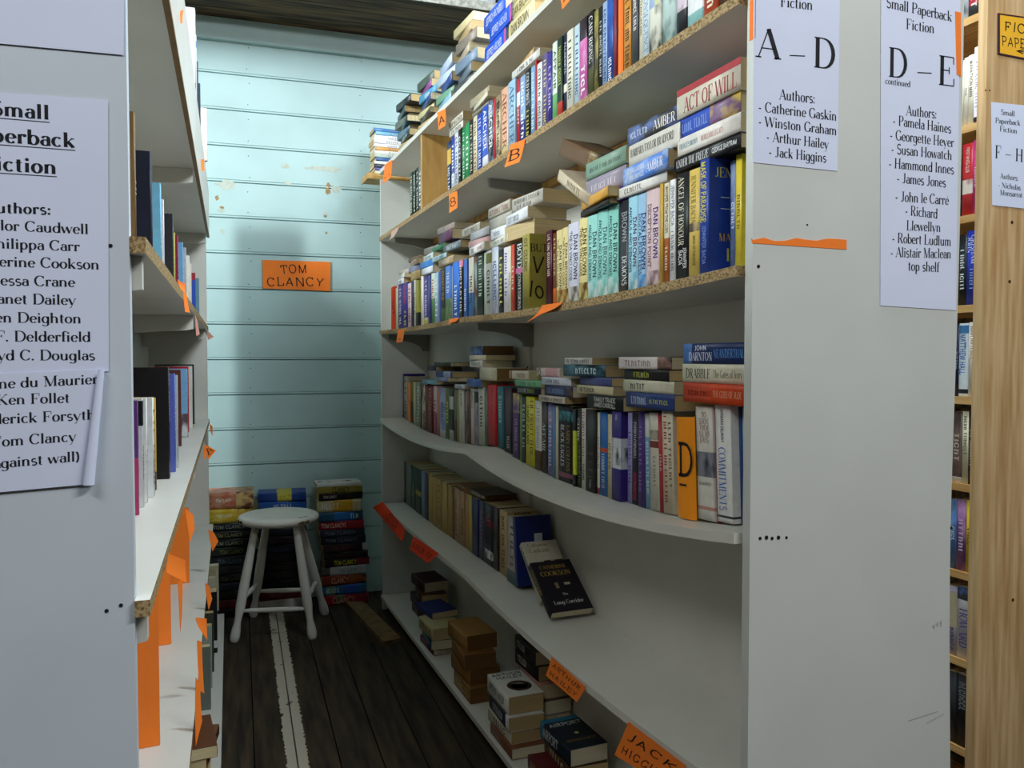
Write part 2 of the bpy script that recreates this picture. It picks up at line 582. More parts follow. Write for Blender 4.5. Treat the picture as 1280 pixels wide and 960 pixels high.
def shelf_board(name, key, seg, mats, parent, th=0.017, xf=XF, xb=XB):
    """mats: surface, front edge"""
    a, _, d = seg
    mb = MB()
    n = 16
    rows = []
    for k in range(n + 1):
        y = a[0] + (d[0] - a[0]) * k / n
        y = min(max(y, a[0] + .001), d[0] - .0015)
        z = shelf_z(key, y)
        rows.append(mb.add([(xf, y, z - th), (xf, y, z), (xb, y, z), (xb, y, z - th)]))
    for p, q in zip(rows, rows[1:]):
        mb.face((p, q, q + 1, p + 1), 1)
        mb.face((p + 1, q + 1, q + 2, p + 2), 0)
        mb.face((p + 2, q + 2, q + 3, p + 3), 0)
        mb.face((p + 3, q + 3, q, p), 0)
    mb.face([rows[0] + i for i in range(4)], 1)
    mb.face([rows[-1] + i for i in range(4)][::-1], 1)
    return mb.build(name, mats, parent)


def bracket(parent, xb, y, ztop, sgn, mat_, depth=.19, height=.075, th=.018, lip=.022):
    """gusset plate under a shelf: hollow curved lower edge, flat against the back board; sgn -1 reaches to -x"""
    mb = MB()
    prof = [(xb, y, ztop), (xb + sgn * depth, y, ztop), (xb + sgn * depth, y, ztop - lip)]
    for k in range(7):
        a = R(90 * k / 6)
        prof.append((xb + sgn * (depth - .02 - (depth - .05) * math.sin(a)), y, ztop - lip - .004 - (height - lip - .004) * (1 - math.cos(a))))
    prof.append((xb, y, ztop - height))
    mb.prism(prof, (0, th, 0))
    return mb.build('bracket', mat_, parent)


bc = thing('bookcase', 'tall double-sided bookcase with sagging shelves and a white end panel with two printed sheets', 'bookcase')
mb = MB()
# end panel: flares a little at its lower right corner where the board has warped
n = 24
for k in range(n):
    za, zc = 2.06 * k / n, 2.06 * (k + 1) / n
    fa, fc = [1.224 + (.012 * max(0, (.75 - z) / .75) ** 2 if z < .75 else 0) - .01 * math.exp(-((z - .85) / .35) ** 2) for z in (za, zc)]
    p = [(.793, 1.03, za), (fa, 1.03, za), (fa, 1.048, za), (.793, 1.048, za), (.793, 1.03, zc), (fc, 1.03, zc), (fc, 1.048, zc), (.793, 1.048, zc)]
    b = mb.add(p)
    for q in ((0, 1, 5, 4), (1, 2, 6, 5), (2, 3, 7, 6), (3, 0, 4, 7)):
        mb.face([b + i for i in q])
    if k == 0:
        mb.face([b, b + 3, b + 2, b + 1])
    if k == n - 1:
        mb.face([b + 4, b + 5, b + 6, b + 7])
mb.build('end_panel', PANEL, bc)
mb = MB(); mb.box((.79, 3.701, 0), (1.028, 3.72, 1.985)); mb.build('end_panel', PANEL, bc)
mb = MB(); mb.box((1.0125, 1.0485, 0), (1.028, 3.70, 2.0)); mb.build('back_panel', WHITE, bc)
mb = MB(); mb.box((.81, 1.05, 0), (1.012, 3.70, .044)); mb.build('plinth', DARKWOOD, bc)
for key in SAG:
    chip = key in ('s2', 's3')
    for seg in SAG[key]:
        shelf_board('shelf', key, seg, [WHITE, chip_mat() if chip else WHITE], bc)
for key, ys in (('s2', (1.053, 2.31, 3.55)), ('s3', (1.053, 2.42, 3.68)), ('s4', (1.053, 2.42)), ('s5', (1.053, 2.42))):
    for y in ys:
        bracket(bc, XB, y, shelf_z(key, y) - .018, -1, METAL)
for z0 in (1.7055,):
    mb = MB(); mb.box((.992, 1.08, z0 - .022), (1.0122, 3.68, z0 - .0005)); mb.build('cleat', RAWPINE, bc)
for y in (2.445,):
    for lo, hi in ((.905, 1.21), (.50, .80)):
        mb = MB(); mb.box((1.001, y - .012, lo), (1.0125, y + .012, hi))
        s = mb.build('wall_strip', WHITE, bc)
        mb = MB()
        for q in range(3):
            z = lo + (hi - lo) * (q + .6) / 3.4
            mb.lathe([(0, .004), (1, .0035)], (1.0015, y, z), (1.0002, y, z), 10)
        mb.build('screw', DARKHOLE, s)
for px, py, r in ((948, 333, 2.2), (1193, 368, 2.5), (950, 673, 2.2), (958, 672, 2.6), (965, 673, 2.2), (973, 672, 2.6), (983, 672, 1.9), (1189, 660, 2), (1190, 952, 2.2), (1009, 281, 1.2)):
    p = aty(px, py, 1.03)
    mb = MB()
    mb.lathe([(0, r * .00135), (1, r * .0012)], (p[0], 1.0302, p[2]), (p[0], 1.0292, p[2]), 12)
    mb.build('screw_hole', DARKHOLE, bc)
# faint pencil scribble low on the panel
PENCIL = plain('a8a79e', .8, .9, 30, 'pencil_grey')
mb = MB()
p = aty(1166, 786, 1.0296)
put_text(mb, 'vuy', 'hand', p, (1, 0, .3), (-.2, 0, 1), .011)
mb.build('pencil_mark', PENCIL, bc)
for a, c in (((1135, 902), (1172, 890)), ((1158, 905), (1180, 893))):
    mb = MB()
    A, C2 = Vector(aty(*a, 1.0296)), Vector(aty(*c, 1.0296))
    mb.quad(A, C2, C2 + Vector((0, 0, .0014)), A + Vector((0, 0, .0014)))
    mb.build('pencil_mark', PENCIL, bc)

# ---- left bookcase (in LF)
lb = thing('bookcase', 'white bookcase with chipboard shelves, its end panel carrying the big author list', 'bookcase', LF)
LZ = {'l0': 1.872, 'l1': 1.70, 'l2': 1.300, 'l3': .908, 'l4': .455, 'l5': .062}
mb = MB(); mb.box((-.47, -.022, 0), (-.016, -.004, 2.1)); mb.build('end_panel', PANEL_L, lb)
mb = MB(); mb.box((-.235, 2.72, 0), (-.006, 2.738, 2.05)); mb.build('end_panel', WHITE, lb)
mb = MB(); mb.box((-.25, -.0035, 0), (-.236, 2.738, 2.05)); mb.build('back_panel', WHITE, lb)
for key, xf, y_near in (('l1', 0, -.003), ('l2', 0, -.022), ('l3', 0, -.03), ('l4', .01, -.003), ('l5', .05, -.003)):
    z = LZ[key]
    mb = MB()
    y_far = 2.719
    xp = -.0155
    # behind the panel the board starts after it; past the panel's edge its raw end shows
    mb.box((-.235, -.0035, z - .018), (xp, y_far, z), 0)
    mb.box((xp, y_near, z - .018), (xf, y_far, z), 0, sides=[0, 0, 1, 1, 0, 0] if key in ('l2', 'l3', 'l4') else None)
    mb.build('shelf', [WHITE, chip_mat()], lb)
mb = MB(); mb.box((.0005, .0, 1.683), (.008, 2.70, 1.862)); mb.build('fascia', WHITE, lb)
mb = MB(); mb.box((-.235, -.003, 1.8625), (.008, 2.719, 1.872)); mb.build('shelf', WHITE, lb)
mb = MB(); mb.box((-.001, .0, 1.676), (.0085, 2.70, 1.6825)); mb.build('edge_strip', plain('8a6a3c', .6, .8, 30, 'brown_edge_veneer'), lb)
for key, ys in (('l1', (1.40, 2.62)), ('l2', (.0, 1.32, 2.45)), ('l3', (.0, 1.3)), ('l4', (1.3,))):
    for y in ys:
        bracket(lb, -.235, y, LZ[key] - .0185, 1, WHITE, depth=.229, height=.07, lip=.036)
mb = MB(); mb.box((-.235, 0, 0), (.03, 2.70, .043)); mb.build('plinth', WHITE, lb)
mb = MB()
for p in ((-.036, 1.012 - .0), (-.047, 1.012)):
    pass
for px, py in ((151, 757), (133, 764), (138, 307)):
    q = LF.inverted() @ Vector(aty(px, py, .962))
    mb = MB(); mb.lathe([(0, .0022), (1, .002)], (q.x, -.0218, q.z), (q.x, -.0228, q.z), 10); mb.build('screw_hole', DARKHOLE, lb)

# ---- pine bookcase on the far right
pb = thing('bookcase', 'varnished pine paperback bookcase at the right edge with narrow shelves', 'bookcase')
PX, PY = 1.727, 1.39
PZ = [1.985, 1.729, 1.513, 1.297, 1.075, .863, .648, .433, .215]
mb = MB(); mb.box((PX, PY, 0), (2.02, PY + .024, 2.5)); mb.build('side_panel', PINE, pb)
mb = MB(); mb.box((PX, 2.30, 0), (2.02, 2.324, 2.5)); mb.build('side_panel', PINE, pb)
mb = MB(); mb.box((1.985, PY + .0245, 0), (2.0, 2.2995, 2.5)); mb.build('back_panel', DARKWOOD, pb)
for z in PZ + [2.25, .03]:
    mb = MB(); mb.box((PX + .004, PY + .0245, z - .018), (1.9845, 2.2995, z)); mb.build('shelf', PINE_H, pb)
for px, py in ((1265, 278), (1262, 352), (1232, 113), (1266, 750), (1237, 113)):
    p = aty(px, py, PY)
    mb = MB()
    mb.lathe([(0, .0045 if px > 1240 else .0022), (1, .004 if px > 1240 else .002)], (p[0], PY + .0002, p[2]), (p[0], PY - .0006, p[2]), 12)
    mb.build('knot', plain('4a2c14', .6, .8, 30, 'pine_knot'), pb)

# prop board on the second shelf, and the plank end beyond the top shelf
mb = MB()
ya = atx(529, 255, .79)[1]
mb.box((.786, ya - .0, 1.7255), (1.0, ya + .02, 2.0), 0)
tag(mb.build('prop_board', RAWPINE), 'pale pine board standing upright as a prop between the second and top shelves', 'board')
mb = MB()
mb.box((.735, 3.725, 1.990), (.99, 3.86, 2.016))
tag(mb.build('plank_shelf', RAWPINE), 'short pine plank carrying a stack of books beside the top shelf at the teal wall', 'shelf')
mb = MB()
pts = [(.640, 3.83), (.720, 3.80), (.768, 3.245), (.690, 3.225)]
mb.prism([(x, y, .0005) for x, y in pts][::-1], (0, 0, .018))
tag(mb.build('floor_plank', DULLPLANK), 'loose pale plank lying on the dark floor beside the bottom shelf', 'plank')

# ------------------------------------------------------------------ books
BOOKS = []
LEGIBLE = set('''ARCHER|JEFFREY ARCHER|CAIN RISING|BOYD|CONFESSIONS|BUT|V|lo|DAN BROWN|THE DA VINCI CODE|ANGELS AND DEMONS|BROWN|DEMONS|DIGITAL FORTRESS|DECEPTION POINT|JENNIFER BACIA|JENNIFER|BACIA|ANGEL OF HONOUR|MASK OF PARADISE|MASK OF|PARADISE|~~~|UNDER THE FREEZE|GEORGE BARTRAM|FRANCES BROWN|HEIRLOOM LEGACY|ACT OF WILL|AMBER|BARBARA TAYLOR BRADFORD|BARBARA TAYLOR|THE DAUGHTERS|OF THE PRINCE|BLACK EAGLES|LARRY COLLINS|GLORY|JACK CURTIS|AFFAIR|PATRICIA CORNWELL|POSTMORTEM|COMMITMENTS|BARBARA DELINSKY|TO SERVE|THEM ALL|MY DAYS|R F DELDERFIELD|FAMILY TRADE|JAMES CARROLL|DRABBLE|The Gates of Ivory|DARNTON|JOHN|NEANDERTHAL|CATHERINE COOKSON|Catherine|Cookson|CATHERINE|COOKSON|The|Long Corridor|ARTHUR HAILEY|ARTHUR|HAILEY|AIRPORT|VICTOR DAVIS|TOM CLANCY|TOM CLANCYS|TOM|CLANCY|MARATHON MAN|FIRST WIVES CLUB|GRISHAM|MATTHEW HALL|HOWARD|THE CONSEQUENCE|COLD FIRES|SUMMER AS A MAN|THE GODS OF JUDE|WHISPER FROM THE GODS|BARICCO|O'''.split('|'))
PALETTE = {'black': '17171a', 'charcoal': '3a3a3e', 'grey': '8a8a8a', 'white': 'efefec', 'cream': 'e6dcc0', 'tan': 'b09468', 'brown': '6a4528', 'maroon': '4f1620', 'red': 'c8202c', 'pink': 'd98fb0', 'magenta': 'c8408a', 'orange': 'ef7a28', 'peach': 'e8b494', 'yellow': 'e6d020', 'gold': 'd8ac48', 'olive': '7c7c30', 'green': '2f9a58', 'dark green': '1f4a34', 'teal': '2a8088', 'aqua': '9fd4cc', 'pale blue': 'b4d0e4', 'sky blue': '6aa6d8', 'blue': '2a56c0', 'navy': '1c2858', 'purple': '4a2c84', 'lilac': 'b8a8d8', 'grey blue': '5a6a88', 'brown1': '8a6434', 'brown2': 'a07840', 'brown3': '7c4c34', 'pale grey': 'c8cacc', 'dark grey': '5c5c60', 'khaki': '9a9068', 'dark brown': '3a2618', 'red1': '9c2030', 'beige': 'cfc2aa'}
PAL = {k: np.array(lin(v)[:3]) ** (1 / 2.2) for k, v in PALETTE.items()}


def colour_name(h):
    v = np.array(lin(h)[:3]) ** (1 / 2.2)
    return min(PAL, key=lambda k: ((PAL[k] - v) ** 2).sum()).rstrip('0123456789')


def parse(line):
    """'num num ... colour key=val' -> numbers, colour, options"""
    nums, colour, o = [], None, {'t': [], 'b': [], 'f': []}
    for tok in line.split():
        if len(tok) > 1 and tok[1] == '=':
            k, v = tok.split('=', 1)
            if k in 'tbf':
                o[k].append(v)
            else:
                o[k] = v
        elif colour is None and len(tok.split('/')[0]) == 6 and '.' not in tok:
            colour = tok
        else:
            nums.append(float(tok))
    return nums, colour, o


def readable(w):
    '''words one can read in the place stay; print too small to read becomes letter-like marks'''
    w = w.replace('_', ' ')
    if w in LEGIBLE or w[0] in '@%^':
        return w
    return ''.join(c if c == ' ' else chr(1 + ord(c) * 7 % 5) for c in w)


def make_book(M, w, t, h, colour, o, place, order, pose, pile=None, hard=False):
    name = 'hardback_book' if hard else 'paperback_book'
    root = thing(name, name, 'book', M)
    c = .0022 if hard else .0007
    lip = .003 if hard else .0
    bulge = min((.05 if hard else .025) * t, .0007)
    specs = [colour]
    cuts = [(0.0, 1.0, 0)]
    for bnd in o['b']:
        z0, z1, spec = bnd.split(':')
        z0, z1 = float(z0), float(z1)
        if spec not in specs:
            specs.append(spec)
        mi = specs.index(spec)
        new = []
        for a, d, q in cuts:
            if z1 <= a or z0 >= d:
                new.append((a, d, q))
                continue
            if a < z0:
                new.append((a, z0, q))
            new.append((max(a, z0), min(d, z1), mi))
            if d > z1:
                new.append((z1, d, q))
        cuts = new
    H = t / 2
    sp = [(-bulge * math.sin(math.pi * k / 4), -H + t * k / 4) for k in range(5)]
    outer = [(w, -H)] + [(0.0 if 0 < k < 4 else 0.0, y) if False else (x, y) for k, (x, y) in enumerate(sp)] + [(w, H)]
    inner = [(w, H - c), (c, H - c), (c, -H + c), (w, -H + c)]
    prof = outer + inner
    mb = MB()
    for a, d, mi in cuts:
        lo = mb.add([(x, y, a * h) for x, y in prof])
        hi = mb.add([(x, y, d * h) for x, y in prof])
        n = len(prof)
        for i in range(n):
            j = (i + 1) % n
            mb.face((lo + i, lo + j, hi + j, hi + i), mi, 1 <= i <= 4)
        for base, flip in ((lo, True), (hi, False)):
            if (flip and a > 0) or (not flip and d < 1):
                continue
            for q in ((0, 1, 8, 9) if False else None,):
                pass
            k = base
            quads = [(k + 0, k + 1, k + 9, k + 10), (k + 5, k + 6, k + 7, k + 8), (k + 1, k + 2, k + 3, k + 9), (k + 3, k + 4, k + 5, k + 8), (k + 3, k + 8, k + 9)]
            for q in quads:
                mb.face(q[::-1] if flip else q, mi)
    mb.build('cover', [cover_mat(s) for s in specs], root)
    mb = MB()
    pg = o.get('p', random.choice(('d9c79c', 'cfb98a', 'e0d4b4', 'c6ab78')))
    mb.box((c + .0003, -H + c + .0001, lip + .0006), (w - lip - .0008, H - c - .0001, h - lip - .0006))
    mb.build('pages', pages_mat(pg), root)
    # spine lettering, read from the top of the spine down
    for tx in o['t']:
        q = tx.split(':')
        hexc, txt = q[0], readable(q[1])
        z0, z1 = float(q[2]) if len(q) > 2 else .08, float(q[3]) if len(q) > 3 else .92
        off, frac = float(q[4]) if len(q) > 4 else 0, float(q[5]) if len(q) > 5 else .55
        sty = q[6] if len(q) > 6 else ('serif' if 's' in o else 'sans')
        Lmax = (z1 - z0) * h
        zc = h * (1 - (z0 + z1) / 2)
        if txt[0] in '@^':
            mbt = MB()
            if txt[0] == '@':
                mbt.box((-bulge - .0002, off * t - frac * t / 2, zc - Lmax / 2), (.0, off * t + frac * t / 2, zc + Lmax / 2))
            else:
                V, Q, wid = text_geo(txt[1:], 'serif', 40)
                size = min(Lmax, frac * t / wid * 1.2)
                put_text(mbt, txt[1:], 'serif', (-bulge - .0003, off * t, zc - size / 2), (0, -1, 0), (0, 0, 1), size, min(1, frac * t / (wid * size)), 'c', step=40)
            mbt.build('spine_panel' if txt[0] == '@' else 'spine_lettering', cover_mat(hexc), root)
            continue
        V, Q, wid = text_geo(txt, sty, 40)
        size = min(frac * t, .03)
        sxx = min(1.7, Lmax / (wid * size)) if wid else 1
        if sxx < .62:
            size *= sxx / .62
            sxx = .62
        x = -bulge - .0003
        mbt = MB()
        zc = h * (1 - (z0 + z1) / 2)
        put_text(mbt, txt, sty, (x, size / 2 + off * t, zc), (0, 0, -1), (0, -1, 0), size, sxx, 'c', step=40)
        mbt.build('spine_lettering', cover_mat(hexc), root)
    # front cover lettering: text:size:cx:cz(fraction of width/height)
    for tx in o['f']:
        q = tx.split(':')
        hexc, txt, size, cx, cz = q[0], readable(q[1]), float(q[2]), float(q[3]), float(q[4])
        sty = q[5] if len(q) > 5 else 'serif'
        mbt = MB()
        if txt.startswith('@'):        # plain printed panel on the cover: @height
            hh = float(txt[1:])
            mbt.box((w * cx - size / 2, -H - .0002, h * cz - hh / 2), (w * cx + size / 2, -H - .00005, h * cz + hh / 2))
            mbt.build('cover_picture', cover_mat(hexc), root)
            continue
        if txt.startswith('%'):        # printed disc
            mbt.lathe([(0, size), (1, size)], (w * cx, -H, h * cz), (w * cx, -H - .0003, h * cz), 28)
            mbt.build('cover_picture', cover_mat(hexc), root)
            continue
        put_text(mbt, txt, sty, (w * cx, -H - .0004, h * cz), (1, 0, 0), (0, 0, 1), size, 1.0, 'c', step=30)
        mbt.build('cover_lettering', cover_mat(hexc), root)
    BOOKS.append(dict(o=root, c=colour_name(colour.split('/')[0]), c2=colour_name(colour.split('/')[1]) if '/' in colour else None,
                      b=[colour_name(x.split(':')[2].split('/')[0]) for x in o['b']], tc=colour_name(o['t'][0].split(':')[0]) if o['t'] else None,
                      place=place, order=order, pose=pose, pile=pile, t=t, h=h, noun='hardback' if hard else 'paperback'))
    return root


def col_at(px, X, z):
    """Y where the image column px meets the vertical line of plane X at height z"""
    py = 447
    for _ in range(4):
        p = atx(px, py, X)
        v = np.array([X, p[1], z]) - CAM
        py = 480 - F * (v @ upv) / (v @ fw)
    return atx(px, py, X)[1]


ROWS = {}
# rows pushed back on their shelf, by image column where that changes along the row
BASE_INSET = {'s4': lambda px: .095 if px < 790 else .095 - .035 * min(1, (px - 790) / 80), 's5': .096}


def stand_row(key, place, text, hdef=.177):
    tops = ROWS.setdefault(key, [])
    y_prev = 3.698
    for k, line in enumerate([q for q in text.strip().split('\n') if q.strip()]):
        nums, colour, o = parse(line)
        pl, pr = nums[0], nums[1]
        h = (float(o['h']) / 1000 if 'h' in o else hdef + random.uniform(-.004, .004)) * (1.09 if key == 's4' else 1.12 if key == 's5' else 1)
        X = XF + .012 + (BASE_INSET.get(key, 0) if callable(BASE_INSET.get(key, 0)) is False else BASE_INSET[key](pr)) + float(o.get('i', random.uniform(0, 5))) / 1000
        far = min(col_at(pl, X, shelf_z(key, 2.0)), y_prev - .0006)
        near = col_at(pr, X, shelf_z(key, 2.0))
        if far - near < .006:
            near = far - .006
        t = far - near - .0004
        yc = (far + near) / 2
        tilt = float(o.get('l', 0))
        z = max(shelf_z(key, far), shelf_z(key, near)) + .0005 + abs(math.sin(R(tilt))) * t / 2
        y_prev = near
        wd = float(o.get('w', 106)) / 1000
        make_book(T(X, yc, z) @ RX(-tilt), min(wd, XB - X - .004), t, h, colour, o, place, k, 'stand')
        tops.append((near, far, z + h))
    return tops


def top_of(key, a, c):
    v = [zt for lo, hi, zt in ROWS.get(key, []) if hi > a and lo < c]
    return max(v) if v else shelf_z(key, (a + c) / 2)


def pile(key, place, pname, text, z0=None):
    """books lying flat, spines to the aisle; lines from the bottom up: near_px, thickness mm, length mm, inset mm, turn"""
    z = z0
    items = [parse(q) for q in text.strip().split('\n') if q.strip()]
    recs = []
    for k, (nums, colour, o) in enumerate(items):
        px, t, h, inset = nums[0], nums[1] / 1000 * (.84 if key == 's4' else 1), nums[2] / 1000, (nums[3] if len(nums) > 3 else 0) / 1000
        turn = nums[4] if len(nums) > 4 else 0
        roll = nums[5] if len(nums) > 5 else 0
        X = XF + .012 + inset + (BASE_INSET[key](px) - .006 if key == 's4' else BASE_INSET.get(key, 0))
        yn = col_at(px, X, z if z is not None else shelf_z(key, 2) + .2)
        if z is None:
            z = top_of(key, yn, yn + h) + .0006
        w = min(float(o.get('w', 106)) / 1000, XB - X - .012)
        base = T(X, yn + h / 2, z + t / 2 + abs(math.sin(R(roll))) * h / 2) @ RZ(turn) @ RX(roll)
        if 'r' in o:
            M = base @ T(w, h / 2, 0) @ RZ(180) @ RX(-90)
        else:
            M = base @ T(0, -h / 2, 0) @ RX(-90)
        make_book(M, w, t, h, colour, o, place, len(items) - 1 - k, 'lie', pname)
        z += t + .0006 + abs(math.sin(R(roll))) * h * .5
    return z


P1, P2, P3, P4, P5, P6 = ['the right bookcase\'s ' + q for q in ('top shelf', 'second shelf', 'third shelf', 'fourth shelf', 'fifth shelf', 'bottom shelf')]

stand_row('s2', P2, '''
512.7 515.9 23402c t=e8e8e0:THE_GREEN_ISLE w=90
515.9 519.7 16241c t=e8e8e0:NIGHT_RIDER
519.7 523.4 1a1c1c t=d8d8d0:THE_EXILE
523.4 527 66766c t=f0f0ea:HARBOUR
559 563.7 20305c h=168 b=.55:.85:d9b03c t=e8e8e8:FALCON:.5:.95
563.7 568.5 2b3c9c t=ffffff:RAIDERS b=0:.3:c8d4e0
568.5 573 d6dce6 t=3a4a70:THE_WHITE_SEA
573 576.8 18191c t=d8d8d8:BLACK_ICE
576.8 581.9 24864e t=e8f0e0:THE_LONG_GREEN s=1
581.9 586.8 2c9a5a t=f0f4e8:RETURN s=1
586.8 591.8 1c1c1e t=d8c8a0:DARK_HARVEST
591.8 596.5 e9dcb8 t=5a3a2c:SIX_SUMMERS s=1
596.5 603 2347b4 t=e8ecf8:THE_FOURTH_ESTATE
603 610 2a54c4 t=ffffff:ARCHER:.06:.7 h=182 b=.0:.2:e6e6ea
610 617 30343e/98a4b8 t=f4f4f8:ARCHER:.05:.75 h=184
617 620 c22330
620 625.6 d8c8a0/5a4630 t=3a2a20:TWELVE_TALES
625.6 635.4 eab494 h=184 t=7c4a34:ARCHER:.06:.9:0:.62:serif b=0:.16:d8c48c
635.4 644.3 a5cbe4 h=184 t=4a6a98:ARCHER:.06:.9:0:.62:serif
644.3 650 c42a34 t=f2e8e0:HONOUR b=.6:.8:f0e8e4
650 656.7 8fb4dc t=ffffff:FALSE_DAWN b=0:.35:2c3c88
656.7 662.9 17181c t=f0f0f0:COLD_FIRES:.05:.5 t=c8c040:ECHOES:.58:.95 s=1
662.9 668.7 7db6e0 t=f4f8fa:SONS_OF_FORTUNE
668.7 670.8 c03038
670.8 677.6 eef0ec h=168 t=5a5a60:BURIED_LIVES
677.6 684.5 64588c t=e8d8a0:MORTON:.06:.45 t=d8c878:ETERNAL:.55:.95 s=1 h=180
684.5 690.3 3c2a90 t=c8b8e8:THE_TIDE i=2
690.3 696.5 e4efe2 h=186 t=3c7c4c:AFFAIR:.1:.6 b=0:.35:6cb46c
696.5 703 17301f h=184 t=b8c870:HIDDEN_VALLEY:.1:.6 b=0:.2:c03a28
703 708.6 20243c h=186 t=c8c8d8:MOONLIGHT:.1:.5 b=.28:.38:e8e0d0
708.6 716.4 e8e6d4 h=182 t=3a3c3c:R_F_KETTERING:.1:.85 s=1
716.4 724.4 c4dce8 h=182 t=38508c:R_F_KETTERING:.1:.85 s=1
724.4 733.8 d465b0/e29cc8 t=fff0fa:RUBY:.55:.92 b=.75:1:2a1c28 h=180
733.8 742.3 191a18 t=ececec:CAIN_RISING:.05:.6:0:.6:serif h=182 b=0:.35:4c4c24
742.3 747.8 5a5236/a49c54 h=176
747.8 753.2 1a1a1d t=c8c8c8:THE_NIGHT_STAIR h=176
753.2 759 9db8e0 t=3c5890:OLD_GIRLFRIENDS h=178
759 766.8 1d3f8a/2a5cb8 t=e8f0ff:FLYING:.7:.96 h=186
766.8 770.4 7c2c48 h=180
779.9 788.9 d89436 t=2c1c10:FINE_WINE_AND_ROSES:.06:.94:0:.62 h=178
790 797.7 47494c t=f0f0f0:THE_KINDLY_ONES:.06:.6 i=2 h=178
797.7 803.4 ece4cc t=6a5a3c:CONSTANTINE h=176
803.4 811.6 dcebf2 t=7c9cb8:THE_CONSEQUENCE:.1:.92:0:.6:serif h=182
811.6 827 9cb4dc/e2dc70 b=.0:.5:e8e8d8/504838 t=f8f8f8:SUMMER:.05:.4 h=180
827.5 846 c6dcd8/6a8c88 h=180 t=3a4c48:WINGS:.1:.5
846 859 1a1a1e b=.25:.7:d8c8d4/1a1a1e t=f0f0f0:REBUS:.05:.3 h=178
859 880 8cc0be t=eaf4f2:SEA_GLASS:.04:.4 b=.15:.55:f0f2f2 h=176
880 898 c8502c t=f4e0c8:EMBER_DAYS h=174
898 910 5a3a28 t=e8d8b8:THE_LODGE h=172
''')

